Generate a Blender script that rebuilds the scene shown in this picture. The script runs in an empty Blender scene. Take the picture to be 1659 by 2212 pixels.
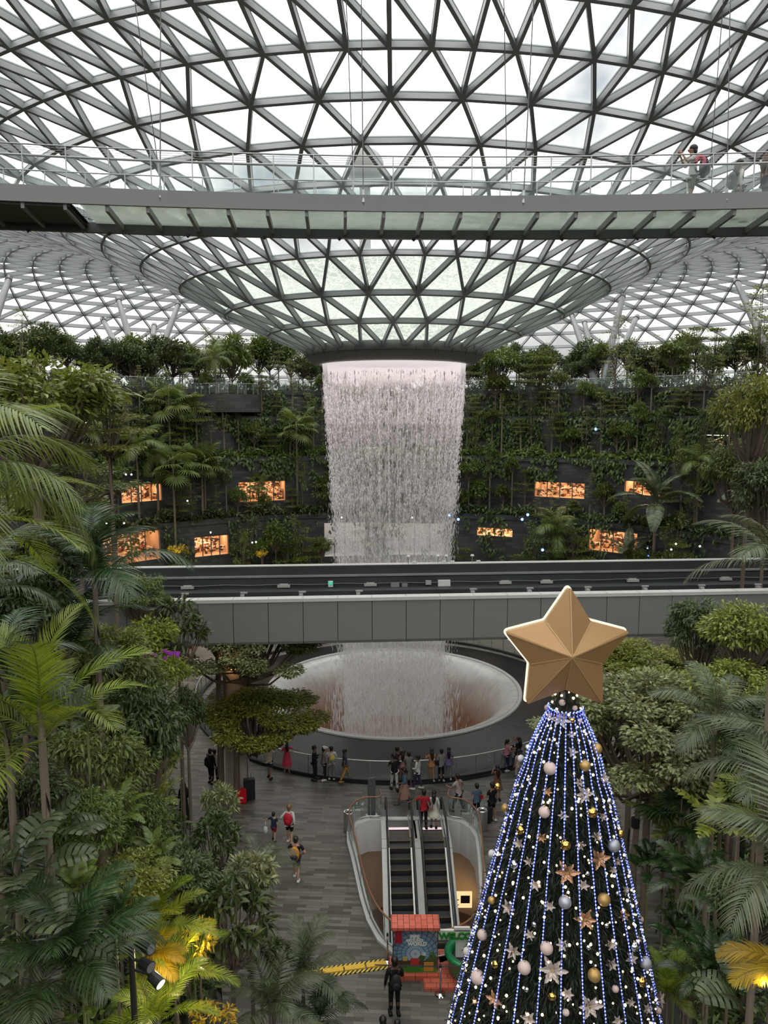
import bpy, math, random
import numpy as np
from mathutils import Vector, Matrix, geometry
PI = math.pi
S = bpy.context.scene
COL = S.collection
# ------------------------------------------------------------------ camera
H = 17.5; F = 1660.0; PT = math.radians(7.1); CX, CY = 829.5, 1106.0
SP, CP = math.sin(PT), math.cos(PT)
cam_d = bpy.data.cameras.new('camera'); cam = bpy.data.objects.new('camera', cam_d); COL.objects.link(cam)
cam.location = (0, 0, H); cam.rotation_euler = (PI/2 - PT, 0, 0)
cam_d.sensor_fit = 'HORIZONTAL'; cam_d.sensor_width = 36; cam_d.lens = 36*F/1659; cam_d.clip_end = 500; cam_d.clip_start = .05
S.camera = cam
S.view_settings.view_transform = 'Standard'; S.view_settings.look = 'None'; S.view_settings.gamma = 1
S.view_settings.use_curve_mapping = False; S.view_settings.exposure = 0.3
S.cycles.max_bounces = 8; S.cycles.diffuse_bounces = 3; S.cycles.glossy_bounces = 3; S.cycles.transmission_bounces = 4
S.cycles.transparent_max_bounces = 32; S.cycles.caustics_reflective = False; S.cycles.caustics_refractive = False
S.cycles.use_denoising = True

def ray(px, py):
    u = (px-CX)/F; v = (py-CY)/F
    return Vector((u, CP - v*SP, -SP - v*CP))
def at(px, py, Y):
    d = ray(px, py); t = Y/d.y
    return Vector((d.x*t, Y, H + d.z*t))
def ground(px, py, z=0.0):
    d = ray(px, py); t = (z-H)/d.z
    return Vector((d.x*t, d.y*t, z))
AX, AY = 0.6, 46.5            # vertical axis of the waterfall and of the roof
def hitR(px, py, R):           # far intersection with the cylinder of radius R about the axis
    d = ray(px, py); ox, oy = -AX, -AY
    a = d.x*d.x+d.y*d.y; b = 2*(ox*d.x+oy*d.y); c = ox*ox+oy*oy-R*R
    q = b*b-4*a*c
    t = (-b+math.sqrt(max(q, 0)))/(2*a)
    p = Vector((d.x*t, d.y*t, H+d.z*t))
    return p, math.atan2(p.x-AX, p.y-AY)
def polar(R, psi, z): return Vector((AX+R*math.sin(psi), AY+R*math.cos(psi), z))
PR_R = [5.1, 7.4, 9.8, 12.2, 14.2, 16.1, 18.1, 20.1, 22, 24, 26.2, 28.6, 31.2, 34, 37, 40, 43, 46, 49, 52, 55, 58, 61, 64, 67, 69.8, 72.3, 74.4, 76, 77]
PR_Z = [21.2, 22.2, 23.2, 24.5, 25.45, 26.27, 27.1, 27.8, 28.5, 29.1, 29.7, 30.25, 30.75, 31.2, 31.55, 31.85, 32.0, 32.05, 32.0, 31.75, 31.3, 30.65, 29.75, 28.6, 27.1, 25.3, 23.3, 21.0, 18.5, 16.0]
def shell_z(R): return float(np.interp(R, PR_R, PR_Z))
def shell_hit(px, py, far=False):
    d = ray(px, py); best = None
    for i in range(60, 1300):
        t = i*.1; p = Vector((d.x*t, d.y*t, H+d.z*t)); R = math.hypot(p.x-AX, p.y-AY)
        if R > 5 and p.z > shell_z(R):
            best = p
            break
    return best or at(px, py, 70)
# ------------------------------------------------------------------ mesh building
class MB:
    def __init__(s): s.v = []; s.f = []
    def add(s, V, Fc):
        n = len(s.v); s.v += [tuple(map(float, p)) for p in V]; s.f += [tuple(int(i)+n for i in f) for f in Fc]; return s
    def box(s, c, d, rz=0.0, M=None):
        x, y, z = d[0]/2, d[1]/2, d[2]/2
        P = [(-x,-y,-z),(x,-y,-z),(x,y,-z),(-x,y,-z),(-x,-y,z),(x,-y,z),(x,y,z),(-x,y,z)]
        if M is None: M = Matrix.Translation(Vector(c)) @ Matrix.Rotation(rz, 4, 'Z')
        return s.add([M @ Vector(p) for p in P], [(3,2,1,0),(4,5,6,7),(0,1,5,4),(1,2,6,5),(2,3,7,6),(3,0,4,7)])
    def beam(s, a, b, w, h, up=(0,0,1)):
        a, b = Vector(a), Vector(b); d = (b-a)
        if d.length < 1e-6: return s
        x = d.normalized(); up = Vector(up); y = up.cross(x)
        if y.length < 1e-5: y = Vector((1,0,0)).cross(x)
        y.normalize(); z = x.cross(y)
        P = []
        for q in (a, b):
            for (i, j) in ((-1,-1),(1,-1),(1,1),(-1,1)): P.append(q + y*(i*w/2) + z*(j*h/2))
        return s.add(P, [(0,1,2,3),(7,6,5,4),(0,4,5,1),(1,5,6,2),(2,6,7,3),(3,7,4,0)])
    def tube(s, pts, r, n=8, caps=True):
        pts = [Vector(p) for p in pts]; k = len(pts)
        rr = r if isinstance(r, (list, tuple)) else [r]*k
        base = len(s.v); ref = Vector((0.3, 0.2, 0.93))
        for i, p in enumerate(pts):
            t = (pts[min(i+1, k-1)]-pts[max(i-1, 0)]); t = t.normalized() if t.length > 1e-9 else Vector((0,0,1))
            if abs(t.dot(ref)) > .97: ref = Vector((.95, .2, .1))
            u = t.cross(ref).normalized(); w = t.cross(u); ref = u.cross(t)
            for j in range(n):
                a = 2*PI*j/n; q = p + (u*math.cos(a)+w*math.sin(a))*rr[i]; s.v.append(tuple(q))
        for i in range(k-1):
            for j in range(n):
                a = base+i*n+j; b = base+i*n+(j+1) % n
                s.f.append((a, b, b+n, a+n))
        if caps:
            s.f.append(tuple(base+j for j in range(n-1, -1, -1))); s.f.append(tuple(base+(k-1)*n+j for j in range(n)))
        return s
    def lathe(s, prof, c=(0,0,0), n=32, a0=0.0, a1=2*PI, cap=False):
        full = abs(a1-a0-2*PI) < 1e-6; m = n if full else n+1; base = len(s.v)
        for (r, z) in prof:
            for j in range(m):
                a = a0+(a1-a0)*j/n; s.v.append((c[0]+r*math.sin(a), c[1]+r*math.cos(a), c[2]+z))
        for i in range(len(prof)-1):
            for j in range(n):
                a = base+i*m+j; b = base+i*m+(j+1) % m
                s.f.append((a, b, b+m, a+m))
        if cap and full:
            s.f.append(tuple(base+j for j in range(m))); s.f.append(tuple(base+(len(prof)-1)*m+j for j in range(m-1, -1, -1)))
        return s
    def prism(s, poly, z0, z1):
        n = len(poly); P = [(p[0], p[1], z0) for p in poly]+[(p[0], p[1], z1) for p in poly]
        fs = [(i, (i+1) % n, n+(i+1) % n, n+i) for i in range(n)]
        fs += [tuple(range(n-1, -1, -1)), tuple(range(n, 2*n))]
        return s.add(P, fs)
    def ball(s, c, r, n=12, m=8, sc=(1,1,1)):
        base = len(s.v); c = Vector(c)
        for i in range(1, m):
            t = PI*i/m
            for j in range(n):
                a = 2*PI*j/n
                s.v.append((c.x+r*sc[0]*math.sin(t)*math.cos(a), c.y+r*sc[1]*math.sin(t)*math.sin(a), c.z+r*sc[2]*math.cos(t)))
        top = len(s.v); s.v.append((c.x, c.y, c.z+r*sc[2])); s.v.append((c.x, c.y, c.z-r*sc[2]))
        for i in range(m-2):
            for j in range(n):
                a = base+i*n+j; b = base+i*n+(j+1) % n; s.f.append((a, a+n, b+n, b))
        for j in range(n):
            s.f.append((top, base+j, base+(j+1) % n)); s.f.append((top+1, base+(m-2)*n+(j+1) % n, base+(m-2)*n+j))
        return s
    def mesh(s, name, m, smooth=False):
        me = bpy.data.meshes.new(name); me.from_pydata(s.v, [], s.f); me.update()
        if m: me.materials.append(m)
        if smooth: me.polygons.foreach_set('use_smooth', [True]*len(me.polygons))
        return me
    def build(s, name, m, parent=None, smooth=False):
        return link(name, s.mesh(name, m, smooth), parent)
def link(name, me, parent=None):
    o = bpy.data.objects.new(name, me); COL.objects.link(o)
    if parent: o.parent = parent
    return o
def np_mesh(name, V, T, m):
    V = np.asarray(V, np.float32); T = np.asarray(T, np.int32)
    me = bpy.data.meshes.new(name); me.vertices.add(len(V)); me.vertices.foreach_set('co', V.ravel())
    me.loops.add(T.size); me.loops.foreach_set('vertex_index', T.ravel()); k = T.shape[1]
    me.polygons.add(len(T)); me.polygons.foreach_set('loop_start', np.arange(0, T.size, k, dtype=np.int32))
    me.polygons.foreach_set('loop_total', np.full(len(T), k, np.int32)); me.update(calc_edges=True)
    if m: me.materials.append(m)
    return me
def tag(o, label, cat, group=None, kind=None):
    if label: o['label'] = label
    if cat: o['category'] = cat
    if group: o['group'] = group
    if kind: o['kind'] = kind
    return o
def thing(name, label, cat, loc=(0,0,0), rz=0.0, group=None):
    o = bpy.data.objects.new(name, None); COL.objects.link(o); o.location = loc; o.rotation_euler = (0, 0, rz); o.empty_display_size = .2
    return tag(o, label, cat, group)
def struct(o, label=None, cat=None): o['kind'] = 'structure'; return tag(o, label, cat)
# ------------------------------------------------------------------ materials
class NT:
    def __init__(s, name):
        s.m = bpy.data.materials.new(name); s.m.use_nodes = True; s.t = s.m.node_tree; s.t.nodes.clear()
        s.out = s.t.nodes.new('ShaderNodeOutputMaterial')
    def n(s, ty, ins=None, **pr):
        nd = s.t.nodes.new('ShaderNode'+ty)
        for k, v in pr.items(): setattr(nd, k, v)
        for k, v in (ins or {}).items():
            i = nd.inputs[k]
            if hasattr(v, 'is_output'): s.t.links.new(v, i)
            else: i.default_value = v
        return nd
    def ramp(s, fac, stops, interp='LINEAR'):
        nd = s.n('ValToRGB', {'Fac': fac}); cr = nd.color_ramp; cr.interpolation = interp
        while len(cr.elements) < len(stops): cr.elements.new(.5)
        for e, (p, c) in zip(cr.elements, stops): e.position = p; e.color = c if len(c) == 4 else (*c, 1)
        return nd.outputs['Color']
    def mix(s, f, a, b, bt='MIX'):
        nd = s.n('Mix', data_type='RGBA', blend_type=bt)
        for i, v in ((0, f), (6, a), (7, b)):
            if hasattr(v, 'is_output'): s.t.links.new(v, nd.inputs[i])
            else: nd.inputs[i].default_value = v if i == 0 else (*v[:3], 1)
        return nd.outputs[2]
    def math(s, op, a, b=0.0, c=0.0):
        nd = s.n('Math', operation=op)
        for i, v in enumerate((a, b, c)):
            if hasattr(v, 'is_output'): s.t.links.new(v, nd.inputs[i])
            else: nd.inputs[i].default_value = v
        return nd.outputs[0]
    def done(s, sh): s.t.links.new(sh, s.out.inputs['Surface']); return s.m
    def pos(s, scale=(1,1,1), rot=(0,0,0), obj=True):
        tc = s.n('TexCoord'); mp = s.n('Mapping', {'Vector': tc.outputs['Object'] if obj else tc.outputs['Generated'], 'Scale': scale, 'Rotation': rot})
        return mp.outputs[0]
    def noise(s, vec, scale, detail=3.0, rough=.5):
        return s.n('TexNoise', {'Vector': vec, 'Scale': scale, 'Detail': detail, 'Roughness': rough}).outputs['Fac']
_pm = {}
def pm(name, col, rough=.5, metal=0.0, var=.12, scale=3.0, spec=.5, emit=None, es=0.0, coat=0.0):
    key = (name, tuple(col), rough, metal)
    if key in _pm: return _pm[key]
    t = NT(name); f = t.noise(t.pos(), scale, 4.0)
    c = t.mix(f, [max(0, x*(1-var)) for x in col], [min(1, x*(1+var)) for x in col])
    ins = {'Base Color': c, 'Roughness': rough, 'Metallic': metal, 'Specular IOR Level': spec, 'Coat Weight': coat}
    if emit: ins['Emission Color'] = (*emit, 1); ins['Emission Strength'] = es
    b = t.n('BsdfPrincipled', ins); m = t.done(b.outputs[0]); _pm[key] = m
    if emit and es: m.cycles.emission_sampling = 'NONE'
    return m
def leafmat(name, c1, c2, rough=.42, tr=.22, spec=.45):
    c1 = [x*.62*k for x, k in zip(c1, (1.12,1.0,.85))]; c2 = [x*1.0*k for x, k in zip(c2, (1.1,1.0,.85))]; rough -= .06; spec = .5
    t = NT(name); g = t.n('NewGeometry'); oi = t.n('ObjectInfo')
    c = t.mix(g.outputs['Random Per Island'], c1, c2)
    nz = t.noise(t.pos(), .9, 2.0)
    c = t.mix(t.math('MULTIPLY', nz, .35), c, [x*.55 for x in c1])
    hs = t.n('HueSaturation', {'Color': c, 'Hue': t.math('MULTIPLY_ADD', oi.outputs['Random'], .03, .485), 'Value': t.math('MULTIPLY_ADD', oi.outputs['Random'], .3, .85), 'Saturation': 1.12})
    p = t.n('BsdfPrincipled', {'Base Color': hs.outputs[0], 'Roughness': rough, 'Specular IOR Level': spec})
    tl = t.n('BsdfTranslucent', {'Color': t.mix(.5, hs.outputs[0], [min(1, c2[0]*1.6), min(1, c2[1]*1.5), c2[2]*.8])})
    mx = t.n('MixShader', {0: tr, 1: p.outputs[0], 2: tl.outputs[0]})
    return t.done(mx.outputs[0])
def glassmat(name, tint, refl=.12, alpha=.15, body=(.6,.7,.68), rough=.05, trl=0.0):
    t = NT(name); tr = t.n('BsdfTransparent', {'Color': (*tint, 1)}); gl = t.n('BsdfGlossy', {'Color': (.9,.95,.95,1), 'Roughness': rough})
    df = t.n('BsdfDiffuse', {'Color': (*body, 1)})
    lw = t.n('Fresnel', {'IOR': 1.45}); fr = t.math('MULTIPLY_ADD', lw.outputs[0], 1.0, refl*.2)
    nz = t.noise(t.pos(), 1.3, 3.0)
    tl = t.n('BsdfTranslucent', {'Color': (*body, 1)}); dd = t.n('MixShader', {0: trl, 1: df.outputs[0], 2: tl.outputs[0]})
    a = t.n('MixShader', {0: t.math('MULTIPLY', nz, alpha*2), 1: tr.outputs[0], 2: dd.outputs[0]})
    b = t.n('MixShader', {0: t.math('MINIMUM', fr, .6), 1: a.outputs[0], 2: gl.outputs[0]})
    return t.done(b.outputs[0])
rnd = random.Random(7)
M = {}
M['steel'] = pm('painted_steel', (.30,.31,.325), .42, 0, .05, 1.0, .4)
M['steel_dark'] = pm('dark_steel', (.12,.12,.125), .45, 0, .1)
M['fascia'] = pm('grey_fascia', (.24,.245,.25), .4, 0, .05, .6)
M['rail'] = pm('brushed_rail', (.42,.43,.44), .3, .7, .06)
M['stainless'] = pm('stainless', (.55,.55,.56), .28, .9, .08)
M['chrome'] = pm('chrome', (.75,.75,.76), .12, 1.0, .04)
M['white'] = pm('white_paint', (.72,.71,.69), .5, 0, .05)
M['cream'] = pm('cream_wall', (.62,.47,.34), .6, 0, .06)
M['black'] = pm('black_plastic', (.02,.02,.022), .45, 0, .2)
M['rubber'] = pm('black_rubber', (.025,.025,.027), .35, 0, .2)
M['yellow'] = pm('yellow_paint', (.80,.50,.06), .5, 0, .08)
M['column'] = pm('column_paint', (.13,.14,.145), .4, 0, .05)
M['panel'] = pm('bridge_panel', (.205,.21,.205), .38, 0, .06, .35)
M['panelcap'] = pm('bridge_cap', (.55,.545,.53), .45, 0, .08)
M['trough'] = pm('trough_concrete', (.035,.04,.042), .55, 0, .5, .6)
M['soil'] = pm('soil', (.03,.032,.02), .9, 0, .4, 2.0)
M['bark'] = pm('bark', (.15,.115,.085), .85, 0, .35, 6.0)
M['barkpale'] = pm('pale_bark', (.18,.15,.11), .8, 0, .3, 5.0)
M['stem'] = pm('green_stem', (.16,.2,.07), .6, 0, .2)
M['glass'] = glassmat('roof_glass', (.955,.955,.935), .1, .03)
M['railglass'] = glassmat('rail_glass', (.86,.92,.9), .1, .05)
M['floorglass'] = glassmat('floor_glass', (.84,.89,.85), .02, .58, (.80,.85,.79), .25, .85)
# ------------------------------------------------------------------ sky
w = bpy.data.worlds.new('overcast_sky'); S.world = w; w.use_nodes = True; wt = w.node_tree; wt.nodes.clear()
def wn(ty, **k):
    n = wt.nodes.new('ShaderNode'+ty)
    for a, b in k.items(): setattr(n, a, b)
    return n
wo = wn('OutputWorld'); bg = wn('Background'); tcw = wn('TexCoord'); nzw = wn('TexNoise'); rp = wn('ValToRGB')
nzw.inputs['Scale'].default_value = 3.2; nzw.inputs['Detail'].default_value = 5
wt.links.new(tcw.outputs['Generated'], nzw.inputs['Vector']); wt.links.new(nzw.outputs['Fac'], rp.inputs['Fac'])
rp.color_ramp.elements[0].position = .34; rp.color_ramp.elements[0].color = (.20,.22,.245,1)
rp.color_ramp.elements[1].position = .56; rp.color_ramp.elements[1].color = (1,.99,.955,1)
sxw = wn('SeparateXYZ'); wt.links.new(tcw.outputs['Generated'], sxw.inputs[0]); mrw = wn('MapRange'); wt.links.new(sxw.outputs[2], mrw.inputs['Value'])
mrw.inputs['From Min'].default_value = .02; mrw.inputs['From Max'].default_value = .55; mrw.inputs['To Min'].default_value = .24; mrw.inputs['To Max'].default_value = 1.0
vmw = wn('VectorMath', operation='SCALE'); wt.links.new(rp.outputs['Color'], vmw.inputs[0]); wt.links.new(mrw.outputs[0], vmw.inputs['Scale'])
wt.links.new(vmw.outputs[0], bg.inputs['Color']); bg.inputs['Strength'].default_value = 3.4
wt.links.new(bg.outputs[0], wo.inputs[0])
# ------------------------------------------------------------------ glass roof
STEP = 2*PI/54; PH = .17
def rowinfo(i):
    R = PR_R[i]
    if R < 11: n = 27; odd = (i % 2 == 0); off = (PH*.5 + (.5 if odd else 0))*2*PI/27   # row 0,2.. shifted
    elif R < 21: n = 54; odd = (i % 2 == 0); off = (PH + (.5 if odd else 0))*STEP
    else: n = 108; odd = (i % 2 == 0); off = (PH*2 + (0 if i == 8 else (.5 if odd else 0)))*STEP/2
    return n, off
def near(psi): return psi + PI     # azimuth counted from the camera side
rows = []
for i, R in enumerate(PR_R):
    n, off = rowinfo(i)
    rows.append([polar(R, near(off + 2*PI*k/n), PR_Z[i]) for k in range(n)])
def nrm(i):
    a = max(i-1, 0); b = min(i+1, len(PR_R)-1)
    dr = PR_R[b]-PR_R[a]; dz = PR_Z[b]-PR_Z[a]; return dr, dz
def normal_at(p, i):
    dr, dz = nrm(i); psi = math.atan2(p.x-AX, p.y-AY)
    L = math.hypot(dr, dz); return Vector((-dz/L*math.sin(psi), -dz/L*math.cos(psi), dr/L))
bm = MB(); caps = MB(); GW = []; GC = []; wv = []; cv = []
def strut(a, b, nn):
    f = min(1, max(0, (math.hypot(a.x-AX, a.y-AY)-34)/6)) if a.y > 40 else 0
    dp = .23+.15*f
    bm.beam(a, b, .125, dp, nn)
    o = nn*(dp/2+.03); caps.beam(a+o, b+o, .15, .05, nn)
def tri(a, b, c, wet):
    L = wv if wet else cv; T = GW if wet else GC; k = len(L)
    for p in (a, b, c): L.append(p)
    T.append((k, k+1, k+2))
for i, row in enumerate(rows):
    n = len(row)
    if i > 0:
        for k in range(n): strut(row[k], row[(k+1) % n], normal_at(row[k], i))
    if i+1 < len(rows):
        nxt = rows[i+1]; m = len(nxt); n0, o0 = rowinfo(i); n1, o1 = rowinfo(i+1)
        nn = lambda p: normal_at(p, i)
        up = .24
        for k in range(n):
            a = o0+2*PI*k/n
            if m == n:
                j = (a-o1)/(2*PI/m); j0 = math.floor(j+1e-6); A, B = nxt[j0 % m], nxt[(j0+1) % m]
                strut(row[k], A, nn(row[k])); strut(row[k], B, nn(row[k]))
                N_ = nn(row[k])*up
                tri(row[k]+N_, A+N_, B+N_, PR_R[i] < 11.5)
                tri(row[k]+N_, B+N_, row[(k+1) % n]+N_, PR_R[i] < 11.5)
            else:
                j = round((a-o1)/(2*PI/m)); N_ = nn(row[k])*up
                P0 = [nxt[(j+d) % m] for d in (-1, 0, 1)]
                for q in P0: strut(row[k], q, nn(row[k]))
                wet = PR_R[i] < 11.5
                tri(row[k]+N_, P0[0]+N_, P0[1]+N_, wet); tri(row[k]+N_, P0[1]+N_, P0[2]+N_, wet); tri(row[k]+N_, P0[2]+N_, row[(k+1) % n]+N_, wet)
roof = struct(bm.build('ceiling', M['steel']), 'triangulated grey steel lattice of the domed glass roof', 'roof')
caps.build('glazing_frame', pm('glazing_frame', (.32,.37,.38), .5, 0, .05), roof)
link('glass_skin', np_mesh('glass_skin', wv*0+cv, GC, M['glass']), roof)
t = NT('wet_glass')
P = t.pos((1,1,1.0)); wob = t.n('TexNoise', {'Vector': P, 'Scale': 1.6, 'Detail': 3.0}).outputs['Color']
P2 = t.n('VectorMath', {0: P, 1: t.n('VectorMath', {0: wob, 1: (1.6,1.6,1.2)}, operation='MULTIPLY').outputs[0]}, operation='ADD').outputs[0]
vo = t.n('TexVoronoi', {'Vector': P2, 'Scale': 2.7}, feature='DISTANCE_TO_EDGE').outputs['Distance']
ln = t.ramp(vo, [(0, (1,1,1)), (.07, (.35,.35,.35)), (.2, (0,0,0))])
big = t.noise(P, .35, 2.0)
tr = t.n('BsdfTransparent', {'Color': (.82,.87,.84,1)}); tl = t.n('BsdfTranslucent', {'Color': t.mix(ln, (.36,.40,.355), (.60,.63,.56))}); df = t.n('BsdfDiffuse', {'Color': (.5,.54,.5,1)})
m1 = t.n('MixShader', {0: .25, 1: tl.outputs[0], 2: df.outputs[0]})
fa = t.math('MINIMUM', t.math('ADD', t.math('MULTIPLY', ln, .2), t.math('MULTIPLY_ADD', big, .3, .70)), .98)
m2 = t.n('MixShader', {0: fa, 1: tr.outputs[0], 2: m1.outputs[0]})
gl = t.n('BsdfGlossy', {'Color': (.9,.9,.9,1), 'Roughness': .1}); m3 = t.n('MixShader', {0: .06, 1: m2.outputs[0], 2: gl.outputs[0]})
wetm = t.done(m3.outputs[0])
link('wet_funnel_glass', np_mesh('wet_funnel_glass', wv, GW, wetm), roof)
# collar at the foot of the funnel
cb = MB(); cb.lathe([(5.0, 21.55), (5.25, 21.5), (5.3, 21.15), (5.2, 20.9), (4.75, 20.55), (4.45, 20.5), (4.35, 20.6), (4.35, 21.5), (5.0, 21.55)], (AX, AY, 0), 96)
col = struct(cb.build('trim_1', pm('collar', (.16,.16,.158), .5, 0, .06), None, True), 'dark grey collar ring around the mouth of the glass funnel', 'ring')
sb = MB()
for k in range(30):
    a = 2*PI*k/30; sb.beam(polar(5.32, a, 21.15), polar(5.22, a, 20.88), .02, .02)
sb.lathe([(5.27, 20.99), (5.29, 20.99), (5.29, 21.02), (5.27, 21.02)], (AX, AY, 0), 96)
sb.build('joint_line', M['black'], col)
# ------------------------------------------------------------------ slanted roof columns
for (a, b, R, lab) in [
    ((255,645),(312,842), 36.5, 'slanted grey steel roof column, outer left prop of the left cluster'),
    ((386,655),(316,842), 36.5, 'slanted grey steel roof column, outer right prop of the left cluster'),
    ((222,690),(303,842), 38.5, 'pale slanted roof column behind the left cluster, leaning away left'),
    ((333,702),(320,842), 38.5, 'pale nearly upright roof column inside the left cluster'),
    ((1234,678),(1292,838), 36.5, 'slanted grey steel roof column, left prop of the cluster right of the waterfall'),
    ((1346,636),(1299,838), 36.5, 'slanted grey steel roof column, right prop of the cluster right of the waterfall'),
    ((1262,694),(1296,836), 38.5, 'pale thin roof column behind the cluster right of the waterfall, leaning left'),
    ((1376,684),(1303,836), 38.5, 'pale thin roof column behind the cluster right of the waterfall, leaning right'),
    ((1590,605),(1690,845), 35.0, 'slanted grey roof column cut off by the right picture edge'),
    ((604,755),(640,845), 38.0, 'slanted grey roof column just left of the funnel collar'),
    ((20,600),(-60,800), 35.0, 'slanted grey roof column cut off by the left picture edge')]:
    p1, psi = hitR(b[0], b[1], R); p1.z = 20.0
    # top: where the ray meets the roof beyond the funnel
    d = ray(*a); tp = None; lo = p1.y*.72
    for i in range(0, 600):
        Y = lo + i*.1; q = at(a[0], a[1], Y); Rq = math.hypot(q.x-AX, q.y-AY)
        if Rq > 14 and q.z > shell_z(Rq)-.35 and q.y > 45: tp = q; break
    if tp is None: tp = at(a[0], a[1], p1.y)
    c = thing('roof_column', lab, 'column', p1, 0, 'slanted roof columns')
    v = tp-p1; mb = MB(); mb.tube([(0,0,-.1), tuple(v*.05), tuple(v*.5), tuple(v*.95), tuple(v)], [.28, .33, .36, .30, .18], 16)
    mb.build('shaft', M['column'], c, True)
    mb = MB(); mb.tube([tuple(v*.965), tuple(v*1.0)], [.34,.34], 12); mb.build('head_collar', M['steel_dark'], c)
    mb = MB(); mb.lathe([(.45,-.02),(.45,.08),(.3,.1)], (0,0,0), 16, cap=True); mb.build('base_plate', M['steel_dark'], c)
# ------------------------------------------------------------------ floor, basement, terraces
t = NT('slate_paving'); P = t.pos((1,1,1), (0,0,math.radians(3)))
def bricks(sc, w_, h_, c1, c2, off=.37):
    return t.n('TexBrick', {'Vector': P, 'Color1': (*c1,1), 'Color2': (*c2,1), 'Mortar': (.03,.03,.028,1), 'Scale': sc, 'Mortar Size': .006, 'Brick Width': w_, 'Row Height': h_, 'Bias': .0}, offset=off, offset_frequency=2).outputs
b1 = bricks(1.0, .83, .16, (.024,.023,.021), (.22,.205,.18)); b2 = bricks(1.0, .83, .16, (.06,.05,.04), (.17,.165,.15), .37)
big = t.noise(t.pos((.25,.8,1)), 1.2, 3.0); fine = t.noise(t.pos((2,9,1)), 3.0, 4.0)
c = t.mix(.35, b1['Color'], b2['Color']); c = t.mix(t.math('MULTIPLY', big, .5), c, (.15,.125,.10)); c = t.mix(t.math('MULTIPLY', fine, .25), c, (.15,.145,.13))
pv = t.n('BsdfPrincipled', {'Base Color': c, 'Roughness': t.math('MULTIPLY_ADD', fine, .25, .3), 'Specular IOR Level': .5})
M['paving'] = t.done(pv.outputs[0])
VOID = [(-.15,31.5),(-.7,31.45),(-1.15,31.1),(-1.33,30.5),(-1.28,29.8),(-1.05,28.6),(-.65,26.2),(-.37,24.9),(.0,23.9),(.5,23.25),(1.1,22.95),(1.8,22.95),(2.5,23.25),(3.0,23.9),(3.3,24.9),(3.55,26.5),(3.75,28.8),(3.8,30.1),(3.65,30.8),(3.3,31.3),(2.8,31.5)]
outer = [(-76,-29),(76,-29),(76,123),(-76,123)]
def fillhole(outer, holes, z, flip=False):
    loops = [[Vector((x, y, 0)) for x, y in outer]]+[[Vector((x, y, 0)) for x, y in h] for h in holes]
    tris = geometry.tessellate_polygon(loops); pts = [p for l in loops for p in l]
    return [(p.x, p.y, z) for p in pts], [tuple(t_) for t_ in tris]
ring_in = [(AX+7.7*math.sin(a*PI/24), AY+7.7*math.cos(a*PI/24)) for a in range(48)]
V, T = fillhole(outer, [VOID, ring_in], 0)
fl = MB().add(V, T); floor = struct(fl.build('floor', M['paving']), 'grey brown slate strip paving of the ground level', 'floor')
lf = MB(); lf.box((1.3,28,-5.55), (24,24,.1)); struct(lf.build('floor_lower', pm('brown_floor', (.20,.085,.03), .4, 0, .25, 1.5)), 'brown floor of the level below the escalators', 'floor')
# void lining: white fascia, beige wall behind and underside slab
def offs(poly, d):
    n = len(poly); out = []
    for i in range(n):
        a, b, c_ = Vector(poly[i-1]), Vector(poly[i]), Vector(poly[(i+1) % n])
        e1 = (b-a).normalized(); e2 = (c_-b).normalized(); nn = Vector((e1.y+e2.y, -(e1.x+e2.x)))
        nn = nn.normalized() if nn.length > 1e-6 else Vector((e1.y, -e1.x)); out.append(tuple(b+nn*d))
    return out
area = sum(VOID[i-1][0]*VOID[i][1]-VOID[i][0]*VOID[i-1][1] for i in range(len(VOID)))
sg = 1 if area > 0 else -1
vo_out = offs(VOID, .25*sg)
mb = MB(); n = len(VOID)
for i in range(n):
    j = (i+1) % n
    a, b = VOID[i], VOID[j]
    deep = -1.35
    mb.add([(a[0],a[1],.1),(b[0],b[1],.1),(b[0],b[1],deep),(a[0],a[1],deep)], [(0,1,2,3)])
    c_, d_ = vo_out[i], vo_out[j]
    mb.add([(a[0],a[1],.1),(b[0],b[1],.1),(d_[0],d_[1],.1),(c_[0],c_[1],.1)], [(0,1,2,3)])
    mb.add([(c_[0],c_[1],-.02),(d_[0],d_[1],-.02),(d_[0],d_[1],.1),(c_[0],c_[1],.1)], [(0,1,2,3)])
struct(mb.build('trim_2', M['white'], None), 'white kerb and fascia lining the escalator opening', 'trim')
mb = MB(); V, T = fillhole([(-11,16),(13,16),(13,40),(-11,40)], [VOID], -1.35); mb.add(V, T)
struct(mb.build('ceiling_lower', M['cream']), 'cream underside of the floor slab round the escalator opening', 'ceiling')
mb = MB(); mb.lathe([(4.4,-1.3),(4.4,-4.6)], (1.3,28.2,0), 40, -PI*.5, PI*.5)
struct(mb.build('wall_void', M['cream']), 'curved cream wall below the escalator opening', 'wall')
# far amphitheatre of planted terraces
t = NT('stone_cladding'); uvz = t.n('TexCoord').outputs['Object']; sx = t.n('SeparateXYZ', {0: uvz})
ang = t.math('MULTIPLY', t.math('ARCTAN2', t.math('SUBTRACT', sx.outputs[0], AX), t.math('SUBTRACT', sx.outputs[1], AY)), 31.0)
cv_ = t.n('CombineXYZ', {0: ang, 1: sx.outputs[2], 2: 0.0}).outputs[0]
bk = t.n('TexBrick', {'Vector': cv_, 'Color1': (.035,.037,.038,1), 'Color2': (.095,.098,.10,1), 'Mortar': (.016,.016,.016,1), 'Scale': 1.0, 'Mortar Size': .012, 'Brick Width': 1.1, 'Row Height': .3}, offset=.43).outputs['Color']
st = t.mix(t.math('MULTIPLY', t.noise(cv_, .5, 4.0), .5), bk, (.035,.042,.034))
M['stone'] = t.done(t.n('BsdfPrincipled', {'Base Color': st, 'Roughness': .6}).outputs[0])
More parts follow.
